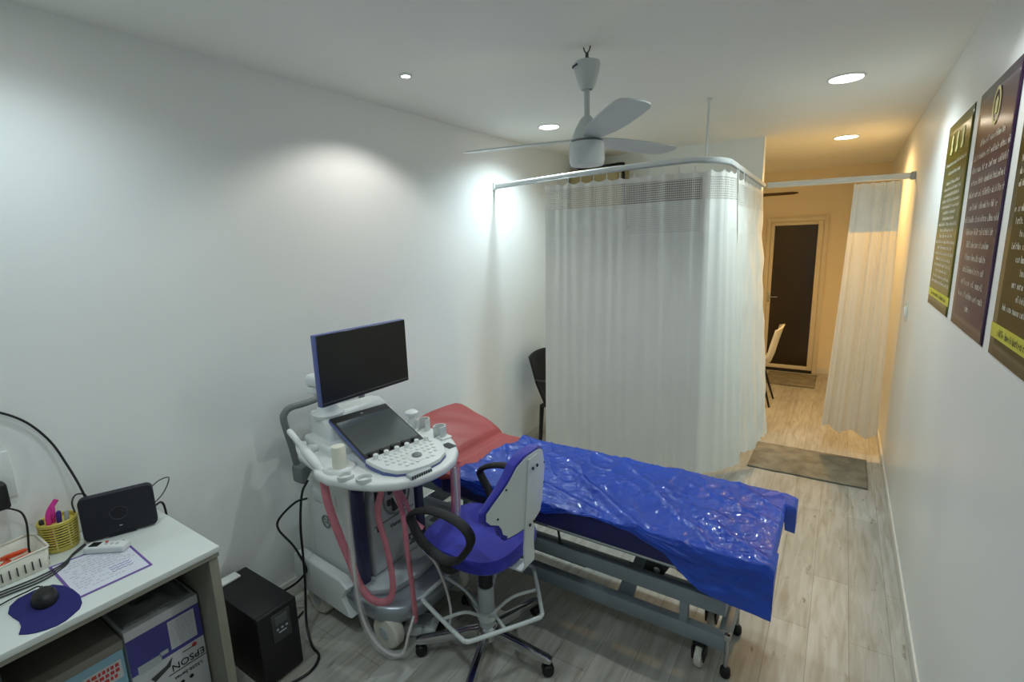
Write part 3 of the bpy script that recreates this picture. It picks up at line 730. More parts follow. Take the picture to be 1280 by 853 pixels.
# seat
b = MB(); n = 40; prof = [(0, .495), (.93, .495), (1.0, .51), (1.0, .535), (.95, .557), (.8, .566), (.4, .562), (0, .558)]
def sq(a):  # rounded square in plan
    c_, s_ = cos(a), sin(a); k_ = (abs(c_) ** 3.4 + abs(s_) ** 3.4) ** (-1 / 3.4); return Vector((c_ * k_ * .225, s_ * k_ * .215, 0))
sc = Vector((cx - .045, cy + .03, 0)); rings = []
for (r, z) in prof[1:-1]:
    rings.append([b.bm.verts.new(sc + sq(2 * pi * i / n) * r + Vector((0, 0, z))) for i in range(n)])
for A, B in zip(rings, rings[1:]):
    for i in range(n): b.bm.faces.new((A[i], A[(i + 1) % n], B[(i + 1) % n], B[i]))
b.bm.faces.new(rings[0][::-1]); b.bm.faces.new(rings[-1])
b.build('seat', M['fabblue'], ch)
MB().box(sc.x - .1, sc.x + .1, cy - .07, cy + .11, .47, .498, .004).build('seat_plate', M['black'], ch)
# back: curved white plate with bar, blue cushion inside
YB = cy - .008
def backx(dy, z): return -.955 + (z - .8) * .08 - 1.35 * dy * dy
OUT = [(0, 1.0), (.06, .995), (.095, .975), (.13, .925), (.19, .855), (.212, .825), (.212, .795), (.195, .775), (.165, .762), (.152, .74), (.145, .715), (.125, .70), (0, .69)]
def backsheet(grow, off, thick, name, m, parent):
    b = MB(); pts = [(y * grow, (z - .845) * (1 + (grow - 1) * 1.1) + .845) for y, z in OUT]
    zs0, zs1 = pts[-1][1], pts[0][1]
    def half(z):
        for (y1_, z1_), (y2_, z2_) in zip(pts, pts[1:]):
            if z2_ <= z <= z1_: return y1_ + (y2_ - y1_) * ((z1_ - z) / max(z1_ - z2_, 1e-9))
        return 0
    zl = sorted({round(z, 4) for _, z in pts} | {zs0 + (zs1 - zs0) * i / 26 for i in range(27)})
    NY = 16; fr_, bk_ = [], []
    for z in zl:
        w = max(half(z), .004)
        if z <= zs0 + 1e-6: w = .125 * grow
        if z >= zs1 - 1e-6: w = .03
        rowf, rowb = [], []
        for i in range(NY + 1):
            dy = w * (2 * i / NY - 1); e = min(1, (1 - abs(2 * i / NY - 1)) * 5 + .35)
            x = backx(dy, z) - off
            rowf.append(b.bm.verts.new((x, YB + dy, z))); rowb.append(b.bm.verts.new((x - thick * e, YB + dy, z)))
        fr_.append(rowf); bk_.append(rowb)
    for A in (fr_, bk_):
        for r1, r2 in zip(A, A[1:]):
            for i in range(NY): b.bm.faces.new((r1[i], r1[i + 1], r2[i + 1], r2[i]))
    for i in range(len(zl) - 1):
        for c_ in (0, NY): b.bm.faces.new((fr_[i][c_], fr_[i + 1][c_], bk_[i + 1][c_], bk_[i][c_]))
    for i in range(NY):
        for rI in (0, -1): b.bm.faces.new((fr_[rI][i], fr_[rI][i + 1], bk_[rI][i + 1], bk_[rI][i]))
    return b.build(name, m, parent, angle=50)
bp_ = backsheet(1.0, 0, .004, 'back_plate', M['whitemetal'], ch)
backsheet(1.055, .005, .045, 'back_cushion', M['fabblue'], ch)
b = MB()
yb = YB
ob = [(backx(0, .985) + .004, .985), (backx(0, .6) + .004, .6), (backx(0, .6) + .006, .515), (backx(0, .6) - .012, .49), (-1.12, .484)]
for (xa, za), (xb, zb_) in zip(ob, ob[1:]):
    for s in (0,):
        d_ = Vector((xb - xa, 0, zb_ - za)); nn = Vector((-d_.z, 0, d_.x)).normalized() * .007
        b.prism([(xa, yb - .036, za), (xa, yb + .036, za), (xb, yb + .036, zb_), (xb, yb - .036, zb_)], -nn)
b.build('back_bar', M['whitemetal'], ch)
b = MB()
for dz in (.945, .70):
    for dy in (-.016, .016): b.lathe([(.0065, 0), (.0065, .004)], (0, 0, 0), 12, 'X', Matrix.Translation((backx(0, dz) + .011, yb + dy, dz)))
for dy, z in ((-.14, .90), (-.17, .79), (.14, .90), (.17, .79)): b.lathe([(.004, 0), (.004, .003)], (0, 0, 0), 10, 'X', Matrix.Translation((backx(dy, z) , yb + dy, z)))
b.build('bolts', M['black'], bp_)
# armrests: black loops
for sgn in (-1, 1):
    ya = cy + .012 + sgn * (.245 if sgn < 0 else .228)
    b = MB()
    lp = [(-1.395, .715), (-1.345, .75), (-1.25, .775), (-1.15, .765), (-1.095, .735), (-1.085, .69), (-1.13, .62), (-1.18, .572), (-1.24, .555), (-1.30, .57), (-1.345, .62), (-1.385, .68)]
    b.tube([(x, ya - sgn * .02 * (1 if z < .6 else 0), z) for x, z in lp], .02, 10, closed=True, smooth=3, flat=(.024, .013))
    b.tube([(-1.25, ya - sgn * .02, .56), (-1.245, ya - sgn * .03, .52), (-1.24, ya - sgn * .08, .487), (-1.24, ya - sgn * .17, .482)], .02, 8, flat=(.026, .009))
    b.build('armrest', M['blacksoft'], ch)

# ------------------------------------------------------------------ ultrasound scanner
us = thing('ultrasound_scanner', 'white wheeled ultrasound scanner with monitor and round control console', 'medical scanner', (-1.83, 1.53, 0))
for (x, y) in ((-1.60, 1.31), (-1.585, 1.76), (-2.06, 1.29), (-2.06, 1.77)):
    w = MB().lathe([(.03, -.03), (.07, -.028), (.08, -.018), (.08, .018), (.07, .028), (.03, .03)], (x, y, .08), 28, 'Y').build('caster_wheel', M['offwhite'], us)
    MB().lathe([(.026, -.034), (.03, -.03), (.03, .03), (.026, .034)], (x, y, .08), 20, 'Y').box(x - .02, x + .02, y - .018, y + .018, .12, .175, .004).build('wheel_hub', M['lgrey'], w)
# silver base with rounded nose
pl = []
for k in range(13):
    a = -pi / 2 + pi * k / 12; pl.append((-1.66 + .19 * cos(a), 1.53 + .265 * (abs(sin(a)) ** .7) * (1 if sin(a) > 0 else -1), .125))
pl = [(-2.17, 1.265, .125)] + pl + [(-2.17, 1.795, .125)]
MB().prism(pl, (0, 0, .085), .03, None, 4).build('base', M['silver'], us)
MB().prism([(-2.1, 1.31, .20), (-1.70, 1.31, .20), (-1.62, 1.38, .20), (-1.60, 1.53, .20), (-1.62, 1.68, .20), (-1.70, 1.75, .20), (-2.1, 1.75, .20)], (0, 0, .04), .015).build('base_step', M['lgrey'], us)
# side skirts
for s in (-1, 1):
    yy = 1.53 + s * .235; pts = [(-2.205, yy, .20), (-2.19, yy, .30), (-2.16, yy, .315), (-1.83, yy, .285), (-1.79, yy, .25), (-1.83, yy, .19), (-1.775, yy, .105), (-1.80, yy, .10), (-2.18, yy, .13)]
    MB().prism(pts, (0, s * .055, 0), .012, None, 3).build('side_skirt', M['white'], us)
# tower
MB().prism([(-2.17, 1.315, .2), (-1.80, 1.315, .2), (-1.80, 1.315, .70), (-1.86, 1.315, .735), (-2.09, 1.315, .735), (-2.13, 1.315, .68)], (0, .43, 0), .02, None, 3).build('tower_body', M['white'], us)
for s in (-1, 1):
    yy = 1.53 + s * .19; MB().prism([(-1.81, yy - .022, .235), (-1.755, yy - .022, .235), (-1.755, yy - .022, .70), (-1.81, yy - .022, .72)], (0, .044, 0), .006).build('side_pillar', M['navy'], us)
fp = []
for y_, z_ in [(-.145, .245), (.145, .245), (.145, .60), (.13, .66), (.09, .71), (.03, .73), (-.03, .73), (-.09, .71), (-.13, .66), (-.145, .60)]: fp.append((-1.80, 1.53 + y_, z_))
fpn = MB().prism(fp, (.05, 0, 0), .012, None, 3).build('front_panel', M['lgrey'], us)
FX = -1.748
b = MB(); pp = []
for k in range(24):
    a = 2 * pi * k / 24; pp.append((FX, 1.55 + .085 * cos(a), .60 + .095 * sin(a)))
b.tube(pp, .005, 6, closed=True, smooth=0).build('connector_rim', M['mgrey'], fpn)
b = MB()
for (dy, z, w, h) in ((-.045, .64, .025, .04), (-.02, .56, .03, .07), (.02, .65, .03, .03), (.035, .60, .04, .045), (-.055, .58, .02, .03)):
    b.box(FX - .002, FX + .012, 1.55 + dy - w / 2, 1.55 + dy + w / 2, z - h / 2, z + h / 2, .005)
b.build('connector_ports', M['dgrey'], fpn)
MB().box(FX - .01, FX + .004, 1.415, 1.437, .46, .69, .008).build('grip_slot', M['black'], fpn)
MB().box(FX - .004, FX + .003, 1.40, 1.655, .492, .497).build('panel_seam', M['mgrey'], fpn)
b = MB(); b.mesh(text_mesh('Versana', .034), frame_T((FX + .003, 1.545, .455), (0, 1, 0), (0, 0, 1))); b.build('lettering', M['dgrey'], fpn)
b = MB(); rnd = random.Random(4)
for r_ in range(4):
    for c_ in range(6):
        if rnd.random() < .7:
            y_ = 1.59 + c_ * .011; z_ = .29 + r_ * .016; b.box(FX, FX + .003, y_, y_ + .006, z_, z_ + .009)
b.build('vent_dots', M['dgrey'], fpn)
# round monogram badge on the flank
BT = frame_T((-1.99, 1.3125, .50), (1, 0, 0), (0, 0, 1))
b = MB(); b.tube([BT @ Vector((.032 * cos(a), .032 * sin(a), .0)) for a in [2 * pi * i / 28 for i in range(28)]], .0022, 6, closed=True, smooth=0)
b.tube([BT @ Vector((.026 * cos(a), .026 * sin(a), .0)) for a in [2 * pi * i / 28 for i in range(28)]], .001, 6, closed=True, smooth=0)
for k in range(4):
    a = radians(90 * k + 20); b.tube([BT @ Vector(((.031 - .004 * j) * cos(a + .25 * j), (.031 - .004 * j) * sin(a + .25 * j), 0)) for j in range(4)], .0016, 6)
b.mesh(text_mesh('GE', .034), BT)
b.build('badge', M['mgrey'], us)
MB().box(-2.07, -1.90, 1.309, 1.3145, .60, .655, .003).box(-2.07, -1.90, 1.312, 1.3135, .592, .594).build('flank_latch', M['white'], us)
# neck and rear column
MB().prism([(-2.14, 1.38, .70), (-1.74, 1.38, .70), (-1.70, 1.38, .80), (-1.74, 1.38, .835), (-2.12, 1.38, .835)], (0, .30, 0), .015).build('neck', M['lgrey'], us)
# rear push handle
hp = [(-2.235, 1.35, .66), (-2.235, 1.335, .80), (-2.235, 1.305, .97), (-2.235, 1.315, 1.01), (-2.23, 1.345, 1.03), (-2.22, 1.42, 1.033), (-2.22, 1.60, 1.04), (-2.23, 1.73, 1.035), (-2.235, 1.77, 1.01), (-2.235, 1.785, .97), (-2.235, 1.755, .80), (-2.235, 1.725, .66)]
MB().tube(hp, .017, 10, smooth=4).box(-2.25, -2.165, 1.32, 1.42, .64, .73, .012).box(-2.25, -2.165, 1.64, 1.74, .64, .73, .012).build('push_handle', M['mgrey'], us)
# console, swivelled a little
CT = Matrix.Translation((-1.80, 1.53, 0)) @ Matrix.Rotation(radians(-10.5), 4, 'Z')
half = [(.455, .0), (.447, .08), (.413, .155), (.348, .225), (.262, .278), (.15, .325), (.06, .33), (-.02, .30), (-.20, .29), (-.27, .26)]
vo = -.035
pl = [(u_, v_ + vo, .825) for u_, v_ in half] + [(u_, -v_ + vo, .825) for u_, v_ in half[::-1] if v_ > 0]
con = MB().prism(pl, (0, 0, .04), .014, CT, 3).build('console_tray', M['white'], us)
# hood behind the touch screen
hood = [(-.345, 0, .865), (-.34, 0, .97), (-.315, 0, 1.01), (-.24, 0, 1.02), (-.15, 0, 1.0), (-.11, 0, .965), (-.10, 0, .865)]
MB().prism([(u_, vo - .17, z_) for u_, _, z_ in hood], (0, .36, 0), .02, CT, 3).box(-.31, .0, vo - .21, vo + .22, .855, .905, .015, 3, CT).build('console_hood', M['white'], us)
# touch panel assembly
def tilt(pts, lift): return pts
SL = Matrix.Translation((.195, vo - .005, .905)) @ Matrix.Rotation(radians(19), 4, 'Y')   # local -x runs up the slope
PT = CT @ SL
tp = MB().box(-.335, .012, -.157, .153, -.022, -.003, .006, 2, PT).build('touch_panel', M['navytrim'], con)
MB().box(-.333, .008, -.154, .150, -.006, .001, .003, 1, PT).build('panel_face', M['black'], tp)
MB().box(-.285, -.03, -.145, .141, 0, .0018, .001, 1, PT).build('touch_screen', M['touch'], tp)
MB().lathe([(.007, .001), (.007, .002)], (-.308, 0, 0), 16, 'Z', PT).build('logo_mark', M['mgrey'], tp)
for k in range(5): MB().lathe([(.0095, .0), (.0095, .013), (.007, .016)], (-.012, -.128 + .056 * k, 0), 14, 'Z', PT).build('knob', M['black'], tp)
# half-round keyboard
KP = CT @ Matrix.Translation((.195, vo - .005, .885)) @ Matrix.Rotation(radians(4), 4, 'Y')
kb = [(0, -.157), (.05, -.156), (.12, -.146), (.175, -.118), (.21, -.066), (.222, .01), (.21, .08), (.175, .138), (.12, .172), (.05, .188), (0, .19)]
kpart = MB().prism([(u_, v_, 0) for u_, v_ in kb], (0, 0, .02), .004, KP).build('control_panel', M['white'], con)
MB().prism([(u_ * 1.012, v_ * 1.012, -.012) for u_, v_ in kb], (0, 0, .012), .0, KP).build('panel_trim', M['navytrim'], kpart)
b = MB(); rnd = random.Random(9)
for r_ in range(5):
    for c_ in range(13):
        u_ = .045 + r_ * .031; v_ = -.14 + c_ * .0265 + (.012 if r_ % 2 else 0)
        if (u_ / .222) ** 2 + ((v_ - .016) / .172) ** 2 > .8 or ((u_ - .125) ** 2 + (v_ - .02) ** 2) < .05 ** 2: continue
        b.lathe([(.0085, .02), (.0085, .024), (.0065, .0255)], (u_, v_, 0), 10, 'Z', KP)
b.build('keys', M['white'], kpart)
for k in range(6): MB().lathe([(.012, .02), (.011, .038), (.009, .04)], (.022, -.12 + .053 * k, 0), 16, 'Z', KP).build('knob', M['white'], kpart)
MB().lathe([(.046, .019), (.046, .0225), (.04, .0235)], (.125, .02, 0), 30, 'Z', KP).build('trackball_ring', M['white'], kpart)
MB().lathe([(.023, .02), (.022, .028), (.014, .033), (.004, .034)], (.125, .02, 0), 24, 'Z', KP).build('trackball', M['mgrey'], kpart)
b = MB(); b.box(.40, .438, vo - .10, vo + .01, .858, .880, .006, 2, CT)
b.build('front_grip', M['lgrey'], con)
b = MB()
for k in range(9): b.box(.437, .441, vo - .093 + k * .0115, vo - .088 + k * .0115, .862, .876, 0, 1, CT)
b.build('grip_ribs', M['dgrey'], con)
# dark patch painting the shade of a cup hollow, and clip holders around the tray
MB().box(.25, .315, vo + .20, vo + .245, .8655, .867, .02, 3, CT).build('cup_shade_patch', M['dgrey'], con)
def holder(u_, v_, w_, ang):
    T = CT @ Matrix.Translation((u_, v_, .865)) @ Matrix.Rotation(ang, 4, 'Z'); b = MB()
    P = [(.036 * cos(a), .031 * sin(a), 0) for a in [radians(40 + 280 * i / 14) for i in range(15)]]
    Q = [(x * .78, y * .78, 0) for x, y, z in P[::-1]]
    b.prism(P + Q, (0, 0, w_), 0, T); return b
holder(.165, vo + .262, .06, radians(-70)).build('probe_holder', M['frost'], con)
holder(.02, vo + .272, .06, radians(-60)).build('probe_holder', M['frost'], con)
holder(.295, vo - .225, .014, radians(60)).build('probe_holder', M['frost'], con)
holder(.215, vo - .265, .014, radians(80)).build('probe_holder', M['frost'], con)
b = MB().box(.16, .215, vo + .24, vo + .30, .864, .875, .008, 2, CT); b.build('holder_lip', M['white'], con)
# side arm carrying the wand holder
MB().lathe([(.045, .80), (.066, .812), (.070, .83), (.070, .868), (.064, .876), (.02, .877)], (-1.745, 1.243, 0), 30).build('bottle_cup', M['white'], con)
b = MB().tube([(-2.02, 1.36, .86), (-2.0, 1.27, .885), (-1.96, 1.215, .905)], .02, 10)
b.tube([(-2.0, 1.235, .93), (-1.955, 1.215, .90), (-1.86, 1.215, .855)], .026, 12, flat=(.024, .014))
b.build('wand_rest', M['white'], con)
# monitor
arm = MB().lathe([(.07, 1.0), (.075, 1.015), (.055, 1.03), (.04, 1.06), (.03, 1.10)], (-2.04, 1.42, 0), 24).build('monitor_arm', M['white'], us)
MB().tube([(-2.04, 1.42, 1.09), (-2.06, 1.395, 1.13), (-2.06, 1.37, 1.16)], .03, 12).lathe([(.038, 1.125), (.042, 1.13), (.042, 1.15), (.04, 1.155)], (-2.06, 1.385, 0), 20).build('lower_joint', M['white'], arm)
MB().box(-2.10, -1.99, 1.345, 1.43, 1.155, 1.215, .022, 3).tube([(-2.03, 1.40, 1.19), (-1.98, 1.48, 1.22), (-1.945, 1.55, 1.25)], .024, 12).box(-1.955, -1.93, 1.48, 1.65, 1.19, 1.33, .006).build('upper_joint', M['white'], arm)
MT = Matrix.Translation((-1.90, 1.565, 1.258)) @ Matrix.Rotation(radians(-.5), 4, 'Z')
mo = MB().box(-.035, 0, -.268, .268, -.166, .166, .005, 2, MT).build('monitor', M['navytrim'], us)
MB().prism([(-.034, -.2, -.12), (-.034, .2, -.12), (-.034, .2, .12), (-.034, -.2, .12)], (-.015, 0, 0), .006, MT).build('monitor_back', M['white'], mo)
MB().box(-.006, .0022, -.264, .266, -.163, .163, .002, 1, MT).build('monitor_screen', M['screen'], mo)
MB().box(0, .0034, -.262, .264, -.152, -.146, .001, 1, MT).build('bezel_strip', M['dgrey'], mo)

# things on the scanner
def onC(u_, v_, z_): return CT @ Vector((u_, v_, z_))
p = Vector((-1.735, 1.238, .877))
o = MB().lathe([(.030, 0), (.031, .01), (.030, .085), (.027, .094), (.01, .096)], p, 26).build('gel_bottle', M['cream'])
tag(solo(o), 'plain cream cylinder bottle standing on the console beside the touch screen', 'bottle')
p = onC(-.05, vo + .25, .865)
o = MB().lathe([(.026, 0), (.028, .045), (.02, .06), (.02, .068), (.034, .075), (.035, .088), (.024, .096)], p, 22).build('gel_bottle', M['white'])
tag(solo(o), 'small white bottle with round cap behind the touch screen, nearest the bed', 'bottle')
# white wand probe resting in the side arm
a_, c_ = Vector((-2.06, 1.22, .985)), Vector((-1.80, 1.195, .855))
pr = thing('ultrasound_probe', 'long white wand probe lying along the scanner side arm', 'probe', tuple(c_))
MB().tube([a_, a_.lerp(c_, .06), a_.lerp(c_, .4), a_.lerp(c_, .5), a_.lerp(c_, .75), a_.lerp(c_, 1)], [.010, .014, .013, .020, .021, .014], 12, smooth=3).build('wand', M['white'], pr)
# sleeves: pale cable inside a pink or clear sleeve
def sleeve(name, pts, label, m, wide, cab=.0055, sl=(0, 1)):
    o = thing(name, label, 'cable', tuple(pts[-1]), 'probe cables in sleeves')
    MB().tube(pts, cab, 8, smooth=6).build('cable', M['cable'], o)
    n_ = len(pts); q = pts[int(sl[0] * n_):max(2, int(math.ceil(sl[1] * n_)))]
    w = MB(); w.tube([Vector(p_) + Vector((.004 * noise.noise(Vector(p_) * 9), .004 * noise.noise(Vector(p_) * 7), 0)) for p_ in q], .014, 10, smooth=6, flat=(wide, wide * .5), caps=False)
    w.build('sleeve', m, o)
    return o
M['pinkfilm'] = add_transparent(mat('thin_pink_sleeve_film', (234, 150, 164), .35, var=.1, vscale=30, bump=.25, bscale=60), .4, (252, 206, 214))
sleeve('probe_cable', [(-1.80, 1.195, .853), (-1.785, 1.185, .82), (-1.77, 1.185, .72), (-1.75, 1.21, .56), (-1.725, 1.235, .42), (-1.70, 1.25, .31), (-1.66, 1.275, .235), (-1.60, 1.31, .225), (-1.565, 1.325, .30), (-1.57, 1.315, .48), (-1.59, 1.30, .66), (-1.585, 1.32, .76), (-1.56, 1.34, .815)],
       'pink sleeved cable looping from the white wand down to the base', M['pinkfilm'], .017)
sleeve('probe_cable', [(-1.55, 1.335, .815), (-1.52, 1.345, .77), (-1.50, 1.355, .66), (-1.495, 1.36, .50), (-1.485, 1.36, .34), (-1.47, 1.355, .22), (-1.465, 1.352, .15)],
       'straight pink sleeved cable hanging from the middle of the console front', M['pinkfilm'], .017)
sleeve('probe_cable', [(-1.62, 1.36, .812), (-1.57, 1.385, .78), (-1.53, 1.40, .70), (-1.505, 1.42, .60), (-1.47, 1.44, .56)],
       'short pink sleeved cable curling behind the straight pink one', M['pinkfilm'], .014)
sleeve('probe_cable', [(-1.40, 1.60, .82), (-1.405, 1.60, .74), (-1.42, 1.61, .62), (-1.44, 1.62, .50), (-1.47, 1.63, .42), (-1.53, 1.62, .40)],
       'broad pink sleeved cable hanging at the bed side of the console', M['pinkfilm'], .03)
sleeve('probe_cable', [(-1.375, 1.565, .822), (-1.375, 1.57, .72), (-1.385, 1.58, .58), (-1.40, 1.60, .48), (-1.46, 1.61, .42)],
       'clear sleeved cable beside the broad pink one at the bed side', M['clear'], .022)
sleeve('probe_cable', [(-1.66, 1.205, .815), (-1.66, 1.20, .74), (-1.66, 1.20, .55), (-1.655, 1.20, .36), (-1.64, 1.205, .20), (-1.60, 1.225, .085), (-1.535, 1.25, .03), (-1.48, 1.275, .04), (-1.46, 1.30, .13), (-1.465, 1.345, .19)],
       'clear sleeved white cable drooping to the floor in front of the wheels', M['clear'], .018, .0065, (0, .72))
o = MB().tube([(-1.60, 1.40, .70), (-1.53, 1.43, .55), (-1.48, 1.445, .45), (-1.46, 1.45, .43), (-1.44, 1.48, .36), (-1.40, 1.49, .25), (-1.375, 1.485, .14), (-1.385, 1.47, .05)], .006, 8, smooth=5).build('loose_cable', M['cable'])
tag(solo(o), 'loose thin white cable between the scanner and the chair foot ring', 'cable')
fs = thing('foot_switch', 'small white foot switch on the floor between scanner and chair', 'foot switch', (-1.52, 1.44, 0))
FT = Matrix.Translation((-1.53, 1.46, 0)) @ Matrix.Rotation(radians(25), 4, 'Z')
MB().box(-.085, .075, -.055, .055, 0.0, .05, .012, 3, FT).build('housing', M['white'], fs)
MB().box(-.03, .04, -.035, .035, .048, .054, .006, 2, FT).build('pedal', M['lgrey'], fs)
MB().box(.073, .10, -.06, .02, .0, .045, .006, 2, FT).build('toe_guard', M['black'], fs)

# ------------------------------------------------------------------ UPS box
ux0, ux1, uy0, uy1, uz = -2.245, -1.85, .862, 1.035, .335
up = thing('power_backup_box', 'black tower power backup unit on the floor beside the desk', 'power supply', (-2.05, .95, 0))
MB().box(ux0, ux1 - .02, uy0, uy1, .012, uz, .006).build('case', M['black'], up)
MB().box(ux1 - .022, ux1, uy0 - .001, uy1 + .001, .01, uz + .001, .007, 3).build('front_cover', mat('matt_black_cover', (15, 15, 16), .55, var=.1), up)
dp = MB().box(ux1 - .002, ux1 + .004, uy0 + .055, uy1 - .035, .185, .315, .003).build('display_panel', M['dgrey'], up)
MB().box(ux1 + .002, ux1 + .0055, uy0 + .07, uy1 - .05, .262, .302, .001).build('display_window', mat('grey_display', (84, 88, 88), .3), dp)
b = MB()
for k in range(3): b.box(ux1 + .002, ux1 + .007, uy0 + .072 + .02 * k, uy0 + .082 + .02 * k, .238, .246, .002)
b.box(ux1 + .002, ux1 + .0055, uy0 + .08, uy0 + .115, .222, .228, .001)
b.build('buttons', M['lgrey'], dp)
MB().box(ux0 + .005, ux0 + .06, uy0 + .02, uy0 + .12, uz - .001, uz + .008, .004).build('white_tag', M['white'], up)
b = MB()
for (x, y) in ((ux0 + .03, uy0 + .03), (ux1 - .05, uy0 + .03), (ux0 + .03, uy1 - .03), (ux1 - .05, uy1 - .03)): b.lathe([(.012, 0), (.012, .014)], (x, y, 0), 12)
b.build('rubber_feet', M['blacksoft'], up)
def wire(pts, r, label, name='black_cable', m='black', cat='cable', sm=6):
    o = MB().tube(pts, r, 8, smooth=sm).build(name, M[m]); return tag(solo(o), label, cat)
wire([(-2.10, 1.295, .60), (-2.15, 1.26, .58), (-2.20, 1.20, .51), (-2.20, 1.19, .455), (-2.14, 1.22, .37), (-2.09, 1.235, .28), (-2.085, 1.235, .24), (-2.13, 1.20, .18), (-2.20, 1.15, .13), (-2.255, 1.05, .10), (-2.262, .98, .12)], .0055, 'black cord bowing out from the scanner and back behind the black box')
wire([(-2.08, 1.298, .70), (-2.09, 1.265, .64), (-2.075, 1.23, .50), (-2.06, 1.215, .35), (-2.045, 1.20, .22), (-1.99, 1.15, .06), (-1.90, 1.11, .007), (-1.82, 1.09, .007), (-1.78, 1.02, .007), (-1.80, .93, .007), (-1.86, .82, .007), (-1.95, .72, .007)], .006, 'black cord dropping from the scanner and curling round the black box')
wire([(-2.13, 1.22, .008), (-2.10, 1.15, .008), (-2.06, 1.09, .008), (-2.04, 1.045, .02)], .0045, 'thin black lead on the floor between the black box and scanner wheel')

# ------------------------------------------------------------------ desk
DZ = .79; DX0, DX1, DY0, DY1 = -2.285, -1.735, -.75, .724
dk = thing('desk', 'white topped desk against the long bare wall with open grey shelf', 'desk', (-2.0, 0, 0))
MB().box(DX0, DX1, DY0, DY1, DZ - .02, DZ, .0015).build('worktop', M['desk'], dk)
MB().box(DX0 + .01, DX1 - .004, DY0 + .01, DY1 - .004, DZ - .036, DZ - .0205).build('under_band', M['deskedge'], dk)
MB().box(DX0 + .01, DX1 - .012, DY1 - .036, DY1 - .006, 0, DZ - .042, .001).build('end_panel', M['deskedge'], dk)
MB().box(DX0 + .01, DX1 - .012, DY0 + .006, DY0 + .036, 0, DZ - .042, .001).build('end_panel', M['deskedge'], dk)
MB().box(DX0 + .01, DX0 + .025, DY0 + .036, DY1 - .036, .06, DZ - .042).build('back_panel', M['deskin'], dk)
MB().box(DX0 + .025, DX1 - .03, DY0 + .036, DY1 - .036, .06, .08, .001).build('bottom_shelf', M['deskin'], dk)
MB().box(DX0 + .025, DX1 - .06, .155, .173, .08, DZ - .042).build('divider', M['dgrey'], dk)
MB().box(WL + .001, WL + .018, DY0, .45, DZ + .0, DZ + .06, .003).build('upstand', M['skirt'], dk)

# things on the desk
rt = thing('wifi_router', 'flat black router standing upright on the desk against the wall', 'router', (-2.13, .57, DZ))
RT = frame_T((-2.125, .575, DZ + .004), (.373, .928, 0), (-.02, 0, 1))   # local x along its width, y up, z towards the room
def rrect(w, h0, h1, r, n=6):
    out = []
    for (cx_, cy_, a0) in ((w - r, h0 + r, -90), (w - r, h1 - r, 0), (-w + r, h1 - r, 90), (-w + r, h0 + r, 180)):
        for k in range(n + 1):
            a = radians(a0 + 90 * k / n); out.append((cx_ + r * cos(a), cy_ + r * sin(a), 0))
    return out
mrt = mat('blue_black_plastic', (22, 22, 34), .55, var=.06)
MB().prism(rrect(.108, .0, .163, .02), (0, 0, -.03), .005, RT, 3).build('case', mrt, rt)
b = MB(); b.tube([RT @ Vector((.026 * cos(a), .082 + .024 * sin(a), .0005)) for a in [2 * pi * k / 30 for k in range(30)]], .0016, 6, closed=True, smooth=0)
b.build('emblem_ring', M['dgrey'], rt)
b = MB(); b.lathe([(.017, -.0005), (.017, .0012), (.014, .0016)], (0, .082, 0), 26, 'Z', RT); b.build('emblem', M['black'], rt)
b = MB(); b.box(-.004, .004, .033, .0345, 0, .001, 0, 1, RT); b.build('status_light', M['led'], rt)
MB().prism([(-.04, -.004, 0), (.04, -.004, 0), (.04, .012, 0), (-.04, .012, 0)], (0, 0, -.045), .003, RT).build('stand', mrt, rt)

# pen basket of stacked rings
pcx, pcy = -2.222, .43
pb = thing('pen_basket', 'round yellow slatted plastic basket of pens beside the router', 'pen holder', (pcx, pcy, DZ))
MB().lathe([(.043, 0), (.046, .004), (.047, .018), (.044, .018), (.043, .005), (.0, .005)], (pcx, pcy, DZ), 32).build('basket_base', M['yellow'], pb)
b = MB()
for k in range(8):
    z = DZ + .024 + k * .0095; r_ = .0475 + .0006 * k; b.tube([(pcx + r_ * cos(a), pcy + r_ * sin(a), z) for a in [2 * pi * i / 28 for i in range(28)]], .003, 6, closed=True, smooth=0)
b.build('rings', M['yellow'], pb)
b = MB()
for k in range(8):
    a = 2 * pi * k / 8 + .3; b.rod((pcx + .046 * cos(a), pcy + .046 * sin(a), DZ + .01), (pcx + .050 * cos(a), pcy + .050 * sin(a), DZ + .098), .003, 6)
b.build('uprights', mat('pale_yellow_plastic', (216, 206, 140), .45), pb)
MB().lathe([(.0495, .094), (.055, .098), (.055, .108), (.052, .111), (.048, .108), (.0475, .096)], (pcx, pcy, DZ), 32).build('rim', M['yellow'], pb)
def pen(name, m, base, top, r, label, capm=None):
    o = thing(name, label, 'pen', base); A, B = Vector(base), Vector(top)
    MB().tube([A, A.lerp(B, .04), B], [r * .4, r, r], 10, smooth=0).build('barrel', M[m], o)
    MB().tube([A.lerp(B, .72), A.lerp(B, .97), B + (B - A) * .02], [r * 1.18, r * 1.18, r * .6], 10, smooth=0).build('cap', M[capm or m], o)
pen('pen', 'magenta', (pcx - .005, pcy - .015, DZ + .008), (pcx - .006, pcy - .004, DZ + .155), .0065, 'tall magenta pen leaning in the yellow basket')
o = MB().tube([(pcx + .005, pcy - .02, DZ + .01), (pcx + .002, pcy - .022, DZ + .10), (pcx - .004, pcy - .015, DZ + .14), (pcx - .012, pcy + .012, DZ + .172)], .0075, 10, flat=(.008, .005)).build('comb', M['magenta'])
tag(solo(o), 'curved pink plastic stick, tallest thing in the yellow basket', 'stationery')
pen('pen', 'purplep', (pcx + .012, pcy - .005, DZ + .008), (pcx + .01, pcy + .006, DZ + .135), .0065, 'dark purple pen beside the magenta one in the basket')
